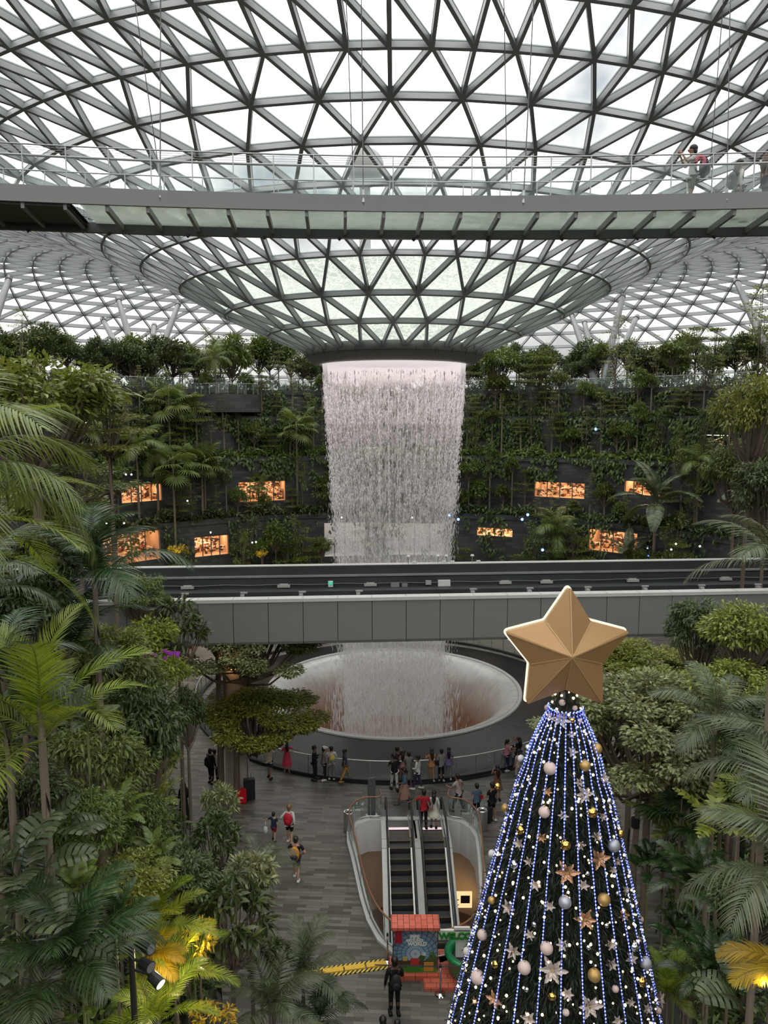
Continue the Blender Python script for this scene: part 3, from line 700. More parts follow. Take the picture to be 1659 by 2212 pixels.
# ------------------------------------------------------------------ escalators
def escalator(name, label, x0, wdt, rz):
    e = thing(name, label, 'escalator', (x0, 30.95, 0), rz, 'escalators down to the level below')
    hw = wdt/2; st = None; tn = math.tan(math.radians(30))
    def bx(nm, c, d, m):
        mb = MB(); mb.box(c, d); return mb.build(nm, m, e)
    bx('landing_plate', (0,.75,.02), (wdt+.5,1.75,.06), pm('landing', (.17,.17,.17), .35, .6, .1, 8.0))
    bx('comb_plate', (0,-.08,.045), (wdt,.14,.03), pm('comb_light', (.85,.68,.68), .4, 0, .05, 1.0, .5, (1,.75,.75), .5))
    N = 17
    for i in range(N):
        y = -.18-.4*i-.2; z = 0 if i < 2 else -(i-1.6)*.4*tn
        mb = MB(); mb.box((0,y,z-.12), (wdt,.41,.24)); s_ = mb.build('step', M['rubber'], e)
        if st is None: st = s_
        mb = MB(); mb.box((0,y,z+.004), (wdt-.06,.36,.017)); mb.build('tread', pm('step_tread', (.085,.085,.087), .4, .3, .15, 14.0), s_)
        mb = MB(); mb.box((0,y-.195,z+.006), (wdt-.04,.009,.012)); mb.box((-hw+.01,y,z+.006),(.016,.38,.012)); mb.box((hw-.01,y,z+.006),(.016,.38,.012)); mb.build('edge_line', pm('edge_yellow', (.42,.30,.05), .5, 0, .1), s_)
    yE = -7.2; zE = -(yE+1.0)*-tn
    path = [(0.9,0),( -.9,0),(-1.35,-.12),(yE,(yE+1.15)*tn)]
    def ribbon(nm, xc, w_, zoff, th, m):
        mb = MB()
        for (ya, za), (yb, zb) in zip(path, path[1:]): mb.beam((xc,ya,za+zoff), (xc,yb,zb+zoff), w_, th)
        return mb.build(nm, m, e)
    for sx in (-1, 1):
        ribbon('skirt_panel', sx*(hw+.03), .06, -.05, .35, M['stainless'])
        mb = MB()
        for (ya, za), (yb, zb) in zip(path, path[1:]): mb.add([(sx*(hw+.09),ya,za+.1),(sx*(hw+.09),yb,zb+.1),(sx*(hw+.09),yb,zb+.88),(sx*(hw+.09),ya,za+.88)], [(0,1,2,3)])
        mb.build('balustrade_glass', M['railglass'], e)
        mb = MB(); pts = [(sx*(hw+.09), y, z+.93) for y, z in path]; pts = [(sx*(hw+.09),.95,.35),(sx*(hw+.09),1.12,.6),(sx*(hw+.09),1.05,.85)]+pts; mb.tube(pts, .045, 8); mb.build('handrail', M['black'], e, True)
        ribbon('side_cladding', sx*(hw+.21), .2, -.05, .22, M['white']); ribbon('truss', sx*(hw+.2), .2, -.6, .9, M['white'])
    return e
escalator('escalator', 'escalator on the bin side, empty, with dark steps and yellow edges', .62, .86, math.radians(1.5))
escalator('escalator', 'escalator where the couple in red and white stand at the top', 2.02, .86, math.radians(1.5))
mb = MB(); mb.beam((1.33,31.9,.0),(1.33,29.9,0),.2,.1); mb.beam((1.33,29.9,0),(1.36,23.4,-3.6),.2,.1); o = mb.build('divider_panel', M['white']); tag(o, 'white sloping divider panel between the two escalators', 'panel')
# balustrade round the opening
bal = thing('opening_balustrade', 'glass balustrade with brown handrail curving around the escalator opening', 'balustrade', (0,0,0))
vb = offs(VOID, .12*sg)
i0 = VOID.index((-.15,31.5))
pts = [Vector((x,y,.1)) for x, y in vb]       # runs from left of the landing round to its right side
def smooth(P, k=4):
    out = []
    for i in range(len(P)-1):
        a = P[max(i-1,0)]; b = P[i]; c = P[i+1]; d = P[min(i+2,len(P)-1)]
        for j in range(k):
            t_ = j/k; out.append(.5*((2*b)+(c-a)*t_+(2*a-5*b+4*c-d)*t_*t_+(3*b-a-3*c+d)*t_**3))
    return out+[P[-1]]
sp = smooth([Vector((-.2,32.3,.1))]+pts+[Vector((2.9,32.3,.1))], 4)
mb = MB(); mb.tube([p+Vector((0,0,1.0)) for p in sp], .035, 8); mb.build('handrail', pm('copper_rail', (.34,.17,.10), .35, .4, .1), bal, True)
mb = MB(); mb.tube([p+Vector((0,0,.12)) for p in sp], .03, 6); mb.build('base_rail', M['stainless'], bal, True)
mb = MB()
for a, b in zip(sp, sp[1:]): mb.add([a+Vector((0,0,.03)), b+Vector((0,0,.03)), b+Vector((0,0,.94)), a+Vector((0,0,.94))], [(0,1,2,3)])
mb.build('glass_panel', M['railglass'], bal)
for i in range(2, len(sp)-1, 5):
    mb = MB(); mb.tube([sp[i], sp[i]+Vector((0,0,1.0))], .014, 6); mb.ball(sp[i]+Vector((0,0,.6)), .03, 8, 6); mb.build('post', M['stainless'], bal)
# kiosk below
kk = thing('round_counter', 'round counter with copper ribbed drum and lit menu board below the escalators', 'counter', (3.1,30.4,-5.5))
mb = MB(); mb.lathe([(.75,0),(.8,.9),(.7,1.1),(0.01,1.1)], (0,0,0), 28); mb.build('drum', pm('copper_drum', (.45,.16,.05), .35, .5, .1), kk)
mb = MB()
for i in range(9): mb.lathe([(.79,.1+i*.1),(.84,.13+i*.1),(.79,.16+i*.1)], (0,0,0), 28)
mb.build('rib', pm('copper_rib', (.6,.24,.08), .35, .5, .1), kk, True)
mb = MB(); mb.box((0,.9,2.0), (1.5,.12,.7)); mb.build('menu_board', pm('menu_board', (.95,.7,.35), .5, 0, .1, 4, .5, (1,.7,.35), .8), kk)
mb = MB()
for i in range(4): mb.box((-.2+.12*(i%2),.83,2.15-.12*i), (.5,.02,.04))
mb.box((.45,.83,2.05), (.4,.02,.35)); mb.build('menu_lettering', M['black'], kk)
# litter bins
for px, py, lab in ((754,1795,'steel litter bin with open top, standing alone left of the escalators'),(1041,1791,'steel litter bin with open top beside the man in black')):
    g = ground(px, py); o = thing('litter_bin', lab, 'bin', g, 0, 'steel litter bins by the escalators')
    mb = MB(); mb.lathe([(.21,.0),(.23,.03),(.23,.84)], (0,0,0), 28); mb.build('drum', M['stainless'], o, True)
    mb = MB(); mb.lathe([(.23,.84),(.24,.87),(.225,.89),(.15,.88),(.145,.8)], (0,0,0), 28); mb.build('top_ring', M['chrome'], o, True)
    mb = MB(); mb.lathe([(.145,.78),(.01,.78)], (0,0,0), 24); mb.build('opening', M['black'], o)
# information totem
g = ground(803, 1762); o = thing('information_totem', 'tall slim dark grey information totem beside the escalator head', 'sign', g, .35)
mb = MB(); mb.box((0,0,.9), (.34,.07,1.7)); mb.build('panel', pm('totem', (.09,.095,.1), .35), o)
mb = MB(); mb.box((0,0,.02), (.5,.3,.04)); mb.build('base_plate', M['stainless'], o)
# ------------------------------------------------------------------ poster stand, welcome sign, tub
def brickmat(name, rot=(0,0,0), w_=.32, h_=.16):
    t = NT(name); bk = t.n('TexBrick', {'Vector': t.pos((1,1,1), rot), 'Color1': (.62,.13,.08,1), 'Color2': (.70,.17,.11,1), 'Mortar': (.08,.02,.015,1), 'Scale': 1.0, 'Mortar Size': .008, 'Brick Width': w_, 'Row Height': h_}).outputs['Color']
    return t.done(t.n('BsdfPrincipled', {'Base Color': bk, 'Roughness': .5}).outputs[0])
M['brickT'] = brickmat('red_brick_print', (0,0,math.radians(90)), .32, .185); M['brickF'] = brickmat('red_brick_floor_print', (0,0,0), .36, .2)
pg = ground(897, 2112); px0 = pg.x; py0 = pg.y
ps = thing('poster_stand', 'poster booth with red brick print roof and a pipe world tour poster', 'sign', (px0, py0, 0))
mb = MB(); mb.box((.0,.32,.08), (1.6,.9,.16)); mb.build('plinth', M['brickF'], ps)
mb = MB(); mb.box((0,.28,.86), (1.42,.42,1.56)); mb.build('body', M['black'], ps)
mb = MB(); mb.box((0,.24,1.70), (1.52,.66,.10)); mb.build('roof', M['brickT'], ps)
t = NT('poster_art'); P = t.n('TexCoord').outputs['Object']; s_ = t.n('SeparateXYZ', {0: P})
dz_ = t.math('SUBTRACT', s_.outputs[2], .78); angp = t.math('ARCTAN2', s_.outputs[0], dz_); rr = t.math('SQRT', t.math('ADD', t.math('MULTIPLY', s_.outputs[0], s_.outputs[0]), t.math('MULTIPLY', dz_, dz_)))
l1 = t.math('GREATER_THAN', t.math('SINE', t.math('ADD', t.math('MULTIPLY', angp, 26.0), t.math('MULTIPLY', rr, 9.0))), .82); l2 = t.math('GREATER_THAN', t.math('SINE', t.math('MULTIPLY', rr, 46.0)), .86)
skyc = t.ramp(rr, [(0, (.75,.85,.9)), (.35, (.22,.42,.58)), (.8, (.20,.25,.33)), (1, (.45,.45,.46))])
art = t.mix(t.math('MULTIPLY', t.math('MAXIMUM', l1, l2), .75), skyc, (.02,.04,.08))
M['poster'] = t.done(t.n('BsdfPrincipled', {'Base Color': art, 'Roughness': .4}).outputs[0])
mb = MB(); mb.box((0,.055,.86), (1.38,.03,1.50)); mb.build('poster', M['poster'], ps)
mb = MB()
for i in range(24): mb.ball((rnd.uniform(-.62,.62), .04, rnd.uniform(.28,.68)), rnd.uniform(.05,.11), 10, 6, (1,.1,1))
mb.build('printed_foliage', pm('print_leaf', (.06,.11,.03), .5, 0, .5, 9), ps)
mb = MB(); mb.box((0,.036,.22), (1.36,.008,.2)); mb.build('printed_grass', pm('print_grass', (.08,.26,.04), .5, 0, .4, 9), ps)
mb = MB(); mb.box((0,.038,.42), (1.36,.006,.28)); mb.build('printed_earth', pm('print_earth', (.10,.05,.025), .5, 0, .5, 7), ps)
for (x, z, sx, sz, c_) in ((-.05,.27,.42,.26,(.04,.24,.03)), (-.02,.52,.26,.24,(.55,.05,.04)), (.42,.36,.3,.3,(.55,.30,.05)), (-.32,.62,.14,.14,(.65,.48,.12)), (.28,.78,.1,.1,(.7,.7,.7)), (.52,.80,.1,.12,(.05,.2,.03))):
    mb = MB(); mb.box((x,.03,z), (sx,.01,sz)); mb.build('printed_block', pm('print_block%d' % int(x*100+200), c_, .5, 0, .1, 5), ps)
mb = MB(); mb.box((-.53,.0,1.45), (.2,.1,.40)); mb.box((-.53,0,1.24),(.24,.12,.06)); mb.build('red_post', pm('red_post', (.35,.015,.025), .4), ps)
fnt = None
def text(body, size, loc, rot, m, parent, name, ext=.01, off=.006, sp=1.0, align='CENTER'):
    c = bpy.data.curves.new(name, 'FONT'); c.body = body; c.size = size; c.extrude = ext; c.offset = off; c.align_x = align; c.align_y = 'CENTER'; c.space_character = sp; c.materials.append(m)
    
    q = bpy.data.objects.new(name, c); me = bpy.data.meshes.new_from_object(q); bpy.data.objects.remove(q); me.materials.clear(); me.materials.append(m)
    o = link(name, me, parent); o.location = loc; o.rotation_euler = rot; return o
RX = (PI/2, 0, 0); M['lettering'] = pm('poster_letter', (.85,.85,.78), .5, 0, .03)
text('PIPE', .17, (-.02,.03,1.36), RX, M['lettering'], ps, 'lettering', .006, .008)
text('AROUND', .125, (-.03,.03,1.24), RX, M['lettering'], ps, 'lettering', .006, .006)
text('WORLD', .16, (.06,.03,1.12), RX, M['lettering'], ps, 'lettering', .006, .008)
# welcome sign on a green round tub
tg = ground(1012, 2104)
wt_ = thing('round_tub', 'glossy green round tub standing on red brick print matting', 'tub', (tg.x, tg.y, .1))
mb = MB(); mb.lathe([(.56,0),(.62,.06),(.66,.30),(.69,.52),(.73,.56),(.77,.64),(.755,.70),(.69,.735),(.56,.71),(.52,.62),(.50,.4)], (0,0,0), 48); mb.build('shell', pm('green_gloss', (.01,.22,.075), .3, 0, .08, 1, .5, None, 0, .4), wt_, True)
mb = MB(); mb.lathe([(.505,.5),(.01,.5)], (0,0,0), 32); mb.build('inside', M['black'], wt_)
mt = MB(); mt.box((px0+1.25,py0+.30,.05), (2.0,1.75,.1)); tag(mt.build('brick_mat', M['brickF']), 'low red brick print platform beneath the green tub', 'platform')
ws = thing('welcome_sign', 'white welcome board with thick green letters standing above the green tub', 'sign', (2.42, tg.y-.12, .1))
t = pm('sign_white', (.78,.77,.74), .45, 0, .02)
mb = MB(); mb.box((0,.06,1.30), (1.44,.08,.32)); mb.box((.02,.06,1.49), (.5,.08,.12)); mb.build('board', t, ws)
mb = MB(); mb.box((.06,.11,.92), (.46,.05,.84)); mb.build('support', t, ws)
text('WELCOME', .30, (0,.0,1.28), RX, pm('letter_green', (.03,.22,.035), .4, 0, .05), ws, 'lettering', .035, .012, .95)
# queue posts with belt
def qpost(px, py, lab):
    g = ground(px, py); o = thing('queue_post', lab, 'post', g, 0, 'queue barrier posts')
    mb = MB(); mb.lathe([(.17,0),(.17,.02),(.05,.05),(.03,.06)], (0,0,0), 24, cap=True); mb.build('base', M['chrome'], o, True)
    mb = MB(); mb.tube([(0,0,.03),(0,0,.95)], .028, 10); mb.build('pole', M['stainless'], o, True)
    mb = MB(); mb.tube([(0,0,.90),(0,0,.98)], .038, 10); mb.build('belt_head', M['black'], o, True); return g
g1 = qpost(951, 2148, 'silver queue post in front of the poster booth')
g2 = qpost(837, 2077, 'silver queue post at the yellow barrier, behind the man in black')
mb = MB(); mb.beam(g1+Vector((0,0,.92)), g1+Vector((-2.0,.1,.9)), .004, .05, (0,1,0)); mb.beam(g1+Vector((0,0,.92)), g1+Vector((1.6,.1,.9)), .004, .05, (0,1,0)); tag(mb.build('barrier_belt', M['black']), 'black retractable belt stretched across the front of the poster booth', 'belt')
# yellow striped cable ramp on the floor
a = ground(648, 2108); b = ground(836, 2083); cr = thing('cable_ramp', 'yellow cable ramp with black striped edges lying on the paving', 'cable ramp', a, math.atan2(b.y-a.y, b.x-a.x))
L = (b-a).length; nseg = 4
t = NT('hazard'); wv_ = t.n('TexWave', {'Vector': t.pos((1,1,1), (0,0,.8)), 'Scale': 3.0}, wave_type='BANDS').outputs['Fac']; M['hazard'] = t.done(t.n('BsdfPrincipled', {'Base Color': t.ramp(wv_, [(0,(.02,.02,.02)),(.5,(.8,.6,.1))], 'CONSTANT'), 'Roughness': .5}).outputs[0])
for i in range(nseg):
    x0_ = L*i/nseg; mb = MB(); mb.box((x0_+L/nseg/2,0,.035), (L/nseg-.05,.2,.07)); mb.build('ramp_segment', M['yellow'], cr)
for s_ in (-1,1):
    mb = MB(); mb.box((L/2, s_*.17, .015), (L,.12,.03)); mb.build('striped_edge', M['hazard'], cr)
# ------------------------------------------------------------------ plants
L_ = {
 'mid': leafmat('leaf_mid', (.075,.125,.034), (.18,.26,.085)),
 'dark': leafmat('leaf_dark', (.038,.065,.028), (.10,.15,.065), .38),
 'bright': leafmat('leaf_bright', (.12,.20,.03), (.30,.40,.09), .45, .3),
 'olive': leafmat('leaf_olive', (.13,.18,.04), (.30,.37,.12), .45),
 'grey': leafmat('leaf_grey', (.12,.155,.08), (.36,.41,.26), .38),
 'palm': leafmat('leaf_palm', (.10,.16,.05), (.22,.30,.11), .38),
 'palmdark': leafmat('leaf_palm_dark', (.02,.05,.022), (.055,.105,.05), .3),
 'palmgrey': leafmat('leaf_palm_grey', (.055,.085,.055), (.13,.17,.11), .35),
 'yellow': leafmat('leaf_lamplit', (.34,.27,.05), (.50,.40,.09), .45, .25),  # golden lamp light on these leaves is painted into their colour
 'ivy': leafmat('leaf_ivy', (.04,.075,.025), (.11,.17,.055), .5),
 'needle': leafmat('needle', (.006,.014,.008), (.02,.038,.02), .6, .1),
}
def norm(a): return a/np.maximum(np.linalg.norm(a, axis=-1, keepdims=True), 1e-9)
def kites(P, D, U, L, W, lift=.18):
    n = len(P); Sd = norm(np.cross(D, U)); U = np.cross(Sd, D)
    V = np.stack([P, P+D*(L*.45)[:,None]+Sd*(W*.5)[:,None]+U*(W*lift)[:,None], P+D*L[:,None]-U*(L*.08)[:,None], P+D*(L*.45)[:,None]-Sd*(W*.5)[:,None]+U*(W*lift)[:,None]], 1).reshape(-1,3)
    b = (np.arange(n)*4)[:,None]
    return V, np.concatenate([b+np.array([[0,1,2]]), b+np.array([[0,2,3]])])
def strips(P, D, U, L, W, droop=.25):
    n = len(P); Sd = norm(np.cross(D, U)); U = np.cross(Sd, D)
    def st(s, w, lift):
        c = P+D*(L*s)[:,None]-U*(L*droop*s*s)[:,None]
        return c+Sd*(W*w*.5)[:,None]+U*(W*lift)[:,None], c, c-Sd*(W*w*.5)[:,None]+U*(W*lift)[:,None]
    l1, m1, r1 = st(.3, .9, .16); l2, m2, r2 = st(.68, .75, .12); tip = P+D*L[:,None]-U*(L*droop)[:,None]
    V = np.stack([P, l1, m1, r1, l2, m2, r2, tip], 1).reshape(-1,3); b = (np.arange(n)*8)[:,None]
    T = [[0,2,1],[0,3,2],[1,2,5],[1,5,4],[2,3,6],[2,6,5],[4,5,7],[5,6,7]]
    return V, np.concatenate([b+np.array([q]) for q in T])
def clump_leaves(rg, centers, rad, nper, L, W, out=.5, downw=.15, flat=1.0, big=False, jl=.35, ctr=None):
    C = np.repeat(np.asarray(centers), nper, axis=0); R = np.repeat(np.asarray(rad), nper, axis=0); n = len(C)
    g = rg.normal(0, 1, (n,3)); g = norm(g)*(rg.uniform(0,1,(n,1))**.45)
    P = C+g*R
    cen = np.mean(centers, axis=0) if ctr is None else np.asarray(ctr)
    od = P-cen; od[:,2] *= .5
    D = norm(norm(g*np.array([1,1,flat]))*.7+norm(od)*out+rg.normal(0,.45,(n,3))*np.array([1,1,flat])+np.array([0,0,-downw]))
    U = norm(np.array([0,0,1.0])+rg.normal(0,.35,(n,3))+g*.3)
    l = L*rg.uniform(1-jl,1+jl,n); w = W*rg.uniform(.8,1.2,n)
    return strips(P,D,U,l,w) if big else kites(P,D,U,l,w)
def crown_mesh(name, seed, centers, rad, nper, L, W, leaf, base=(0,0,0), br=.05, bark='bark', ctr=None, lean=.3, **kw):
    rg = np.random.default_rng(seed); V, T = clump_leaves(rg, centers, rad, nper, L, W, ctr=ctr, **kw)
    fol = np_mesh('foliage', V, T, L_[leaf]); mb = MB(); b = Vector(base)
    for c, r_ in zip(centers, rad):
        c = Vector(c); mid = b.lerp(c, .5); mid.z -= (c-b).length*.10*(1 if c.z > b.z else -1); mid.x *= 1+lean*.3
        zr = b+Vector((0,0,max(0,(c.z-b.z)*rnd.uniform(.0,.35))))
        mb.tube([zr, mid, c, c+Vector((rnd.uniform(-.4,.4)*r_[0], rnd.uniform(-.4,.4)*r_[1], r_[2]*.3))], [br, br*.6, br*.35, br*.1], 5, False)
    return fol, mb.mesh('branches', M[bark], True)
def pts_ellipsoid(rg, n, R, z0, shell=.55):
    g = norm(rg.normal(0,1,(n,3))); g[:,2] = np.abs(g[:,2])*1.0-.25; return g*(rg.uniform(shell,1,(n,1)))*np.array(R)+np.array([0,0,z0])
PROTO = {}
def proto(key, *a, **k): PROTO[key] = crown_mesh(key, *a, **k)
for v in range(3):                                                # each crown about 1 m in radius: scaled when placed
    g = np.random.default_rng(50+v); c = pts_ellipsoid(g, 26, (.78,.78,.8), .75); proto('round%d' % v, 60+v, c, [(.3,.3,.24)]*26, 95, .13, .06, 'dark', (0,0,-.1), .035)
    c = pts_ellipsoid(g, 22, (.75,.75,.95), .8); proto('bush%d' % v, 70+v, c, [(.3,.3,.22)]*22, 70, .17, .07, 'mid', (0,0,-.1), .03, downw=.3)
    c = [(g.uniform(-.75,.75)*(1.1-.3*k), g.uniform(-.75,.75)*(1.1-.3*k), .15+.42*k+g.uniform(-.05,.05)) for k in range(4) for _ in range(7-k)]
    proto('tier%d' % v, 80+v, c, [(.42,.42,.075)]*len(c), 120, .085, .04, 'olive' if v == 0 else 'mid', (0,0,-.2), .03, flat=.25, out=.7)
    c = [(g.normal(0,.34), g.normal(0,.34), .1+.16*k) for k in range(16)]
    proto('slim%d' % v, 90+v, c, [(.33,.33,.16)]*16, 60, .15, .06, 'mid' if v else 'dark', (0,0,-.2), .025, downw=.35)
    c = [(g.normal(0,.30)*(1.2-.06*k), g.normal(0,.3)*(1.2-.06*k), .1+.22*k) for k in range(12)]
    proto('wisp%d' % v, 95+v, c, [(.34,.34,.07)]*12, 55, .10, .045, 'grey' if v == 1 else 'olive', (0,0,-.3), .022, flat=.3)
g = np.random.default_rng(9)
c = [(g.uniform(-1,1), g.uniform(-1,1), 0) for _ in range(80)]; c = [q for q in c if q[0]**2+q[1]**2 < 1][:52]; c = [(x, y, .30*(1-(x*x+y*y))+g.uniform(-.12,.12)) for x, y, z in c]
proto('umbrella0', 101, c, [(.24,.24,.09)]*len(c), 420, .056, .030, 'olive', (0,0,-.75), .028, flat=.3, out=.5)
c = [(x*1.05, y, z*1.7-.08*x) for x, y, z in c]
proto('umbrella1', 102, c, [(.22,.22,.10)]*len(c), 420, .056, .029, 'grey', (0,0,-.7), .028, flat=.3, out=.5)
c = pts_ellipsoid(g, 46, (.9,.9,.95), .7, .6)
proto('dense0', 103, c, [(.24,.24,.16)]*46, 120, .10, .034, 'mid', (0,0,-.5), .03, downw=.5, big=True)
proto('dense1', 104, pts_ellipsoid(g, 40, (.9,.9,1.1), .7, .5), [(.24,.24,.18)]*40, 110, .115, .045, 'dark', (0,0,-.5), .03, downw=.5, big=True)
proto('dense2', 107, pts_ellipsoid(g, 36, (.9,.9,.8), .6, .6), [(.26,.26,.18)]*36, 110, .10, .042, 'olive', (0,0,-.5), .035, downw=.2, big=True)
proto('bright0', 105, pts_ellipsoid(g, 20, (.8,.8,.7), .5, .5), [(.28,.28,.2)]*20, 60, .17, .065, 'bright', (0,0,-.4), .025, downw=.35, big=True)
c = pts_ellipsoid(g, 34, (.85,.85,.75), .6, .75)
proto('rosette0', 106, c, [(.12,.12,.05)]*34, 20, .26, .085, 'grey', (0,0,-.5), .03, downw=.0, big=True, out=.35)
proto('rosette1', 108, [(q[0], q[1], q[2]*1.5) for q in c], [(.12,.12,.06)]*34, 22, .25, .09, 'dark', (0,0,-.5), .03, downw=.15, big=True, out=.35)
proto('yellow0', 109, pts_ellipsoid(g, 12, (.8,.8,.7), .4, .4), [(.22,.22,.16)]*12, 34, .2, .07, 'yellow', (0,0,-.4), .02, downw=.2, big=True)
def trunkmesh(name, m, n=9):
    mb = MB(); mb.tube([(0.06*math.sin(i*.9)*math.sin(PI*i/8), .05*math.cos(i*1.3)*math.sin(PI*i/8), i/8) for i in range(9)], [1.25-.45*i/8 for i in range(9)], n); return mb.mesh(name, m, True)
TRK = {'bark': trunkmesh('trunk', M['bark']), 'barkpale': trunkmesh('trunk', M['barkpale']), 'stem': trunkmesh('trunk', M['stem'])}
def add_trunk(root, h, r, kind='bark'):
    o = link('trunk', TRK[kind], root); o.scale = (r, r, h); o.location = (0,0,-.05); return o
def tree(name, label, cat, base, crown_z, key, s, sz=None, r=.08, yaw=None, group=None, bark='bark', leaf=None, off=0.0):
    o = thing(name, label, cat, base, rnd.uniform(0, 6.28) if yaw is None else yaw, group); f, b = PROTO[key]; h = crown_z-base[2]; sz = sz or s
    for me, nm in ((f, 'foliage'), (b, 'branches')):
        c = link(nm, me, o); yw = o.rotation_euler.z; c.location = (off*math.cos(yw), -off*math.sin(yw), h); c.scale = (s, s, sz)
    if h > .15: add_trunk(o, h+.05-(.0), r, bark)
    return o
# --- palms
def frond(name, n, L, ll, w_, leaf, a0=.5, a1=-1.3, fwd=.9, vup=.35, droop=.55, s0=.12, rachis=.014, seed=1):
    rg = np.random.default_rng(seed); V, T = [], []; N = 22
    pts = [np.zeros(3)]; ang = []
    for i in range(N):
        a = a0+(a1-a0)*(i/N)**1.3; ang.append(a); pts.append(pts[-1]+np.array([math.cos(a),0,math.sin(a)])*L/N)
    ang.append(ang[-1]); pts = np.array(pts)
    def rp(s):
        x = s*N; i = min(int(x), N-1); f = x-i; return pts[i]*(1-f)+pts[i+1]*f, ang[i]
    P, D, U, LL, WW = [], [], [], [], []
    for k in range(n):
        s = s0+(1-s0)*k/(n-1); p, a = rp(s); tx_ = np.array([math.cos(a),0,math.sin(a)]); up = np.array([-math.sin(a),0,math.cos(a)])
        l = ll*(math.sin(PI*min(1,(.18+.80*(s-s0)/(1-s0))))**.7)*rg.uniform(.9,1.08)
        f = fwd*(.45+.75*s)
        for sd in (-1,1):
            d = norm(np.array([0,sd,0])*1.0+tx_*f+up*vup+rg.normal(0,.05,3)); P.append(p); D.append(d); U.append(up); LL.append(l); WW.append(w_*(.7+.3*math.sin(PI*s)))
    P, D, U, LL, WW = map(np.array, (P, D, U, LL, WW)); Sd = norm(np.cross(D, U)); ss = [0,.2,.45,.75,1.0]; ww = [.35,1,.95,.6,.04]; vs = []
    gdn = np.array([0,0,-1.0])
    for s, q in zip(ss, ww):
        c_ = P+D*(LL*s)[:,None]+gdn*(LL*droop*s*s)[:,None]; vs += [c_+Sd*(WW*q*.5)[:,None], c_-Sd*(WW*q*.5)[:,None]]
    V = np.stack(vs, 1).reshape(-1,3); b = (np.arange(len(P))*10)[:,None]; T = []
    for i in range(4): T += [b+np.array([[2*i,2*i+1,2*i+3]]), b+np.array([[2*i,2*i+3,2*i+2]])]
    T = np.concatenate(T)
    # rachis as a three sided rod
    rv, rt, k0 = [], [], len(V)
    for i in range(N+1):
        r_ = rachis*(1.1-i/N)
        for q in range(3): rv.append(pts[i]+np.array([0, math.cos(q*2.094)*r_, math.sin(q*2.094)*r_]))
    for i in range(N):
        for q in range(3):
            a, b_ = k0+i*3+q, k0+i*3+(q+1) % 3; rt += [(a,b_,b_+3),(a,b_+3,a+3)]
    return np_mesh(name, np.concatenate([V, np.array(rv)]), np.concatenate([T, np.array(rt)]), L_[leaf])
def fan(name, pet, R, nseg, leaf, span=2.75, dr=.25, seed=1):
    rg = np.random.default_rng(seed); V, T = [], []; k = 0
    c = np.array([pet,0,0.0]); da = 2*span/nseg
    for i in range(nseg):
        a = -span+da*(i+.5); r_ = R*(.82+.18*math.cos(a*.6))*rg.uniform(.94,1.05)
        for j, (s, wd) in enumerate([(.02,1),(.30,1.0),(.5,.86),(.8,.5),(1.0,.05)]):
            for q in (-1,0,1):
                aa = a+q*da*.5*wd*(1 if s < .65 else .8); z = -(dr*R*s*s)+(.02*R if q == 0 else -.02*R)*(s > .1)-(.12*R*(s > .9))
                V.append(c+np.array([math.cos(aa)*r_*s, math.sin(aa)*r_*s, z+.15*R*math.sin(s*PI)*.3]))
            if j:
                b = k+(j-1)*3
                for q in (0,1): T += [(b+q,b+q+1,b+q+4),(b+q,b+q+4,b+q+3)]
        k += 15
    for i in range(7):
        s = i/6; 
        for q in range(3): V.append(np.array([pet*s, math.cos(q*2.094)*.012, math.sin(q*2.094)*.012+.06*pet*math.sin(PI*s)]))
    for i in range(6):
        for q in range(3):
            a, b = k+i*3+q, k+i*3+(q+1) % 3; T += [(a,b,b+3),(a,b+3,a+3)]
    return np_mesh(name, V, T, L_[leaf])
def paddle(name, pet, L, W, n, leaf, tear=.35, a0=.9, a1=-.9, shape=.5, lobes=False, seed=1, droop=.35):
    rg = np.random.default_rng(seed); V, T = [], []; N = 24; pts = [np.zeros(3)]; ang = []
    for i in range(N):
        a = a0+(a1-a0)*(i/N); ang.append(a); pts.append(pts[-1]+np.array([math.cos(a),0,math.sin(a)])*(pet+L)/N)
    ang.append(ang[-1])
    def rp(s):
        x = max(0, min(.999, s))*N; i = int(x); f = x-i; return pts[i]*(1-f)+pts[i+1]*f, ang[i]
    f0 = pet/(pet+L); k = 0; hh = rg.uniform(-.2,.2,(2,n))
    for sd in (-1,1):
        cut = rg.uniform(0,1,n) < tear
        for i in range(n):
            s0_, s1_ = i/n, (i+1)/n
            if lobes: s1_ = s0_+.74/n
            elif cut[i]: s1_ = s0_+.86/n
            for j in range(4):
                e = [0,.4,.75,1.0][j]
                for s in (s0_, s1_):
                    w_ = W*.5*math.sin(PI*(.06+.92*min(1, s))**(shape if not lobes else .62))**.75
                    p, a = rp(f0+(1-f0)*min(1,s+e*(.06 if not lobes else .12))); up = np.array([-math.sin(a),0,math.cos(a)])
                    V.append(p+np.array([0,sd,0])*w_*e+up*w_*(.28*math.sin(PI*e*.6)-droop*e*e)+up*hh[0 if sd < 0 else 1, i]*w_*e*.35)
            for j in range(3):
                b = k+j*2; T += [(b,b+1,b+3),(b,b+3,b+2)]
            k += 8
    for i in range(N+1):
        r_ = .025*L/1.5*(1.15-i/N)
        for q in range(3): V.append(pts[i]+np.array([0, math.cos(q*2.094)*r_, math.sin(q*2.094)*r_-r_*.6]))
    for i in range(N):
        for q in range(3):
            a, b = k+i*3+q, k+i*3+(q+1) % 3; T += [(a,b,b+3),(a,b+3,a+3)]
    return np_mesh(name, V, T, L_[leaf])
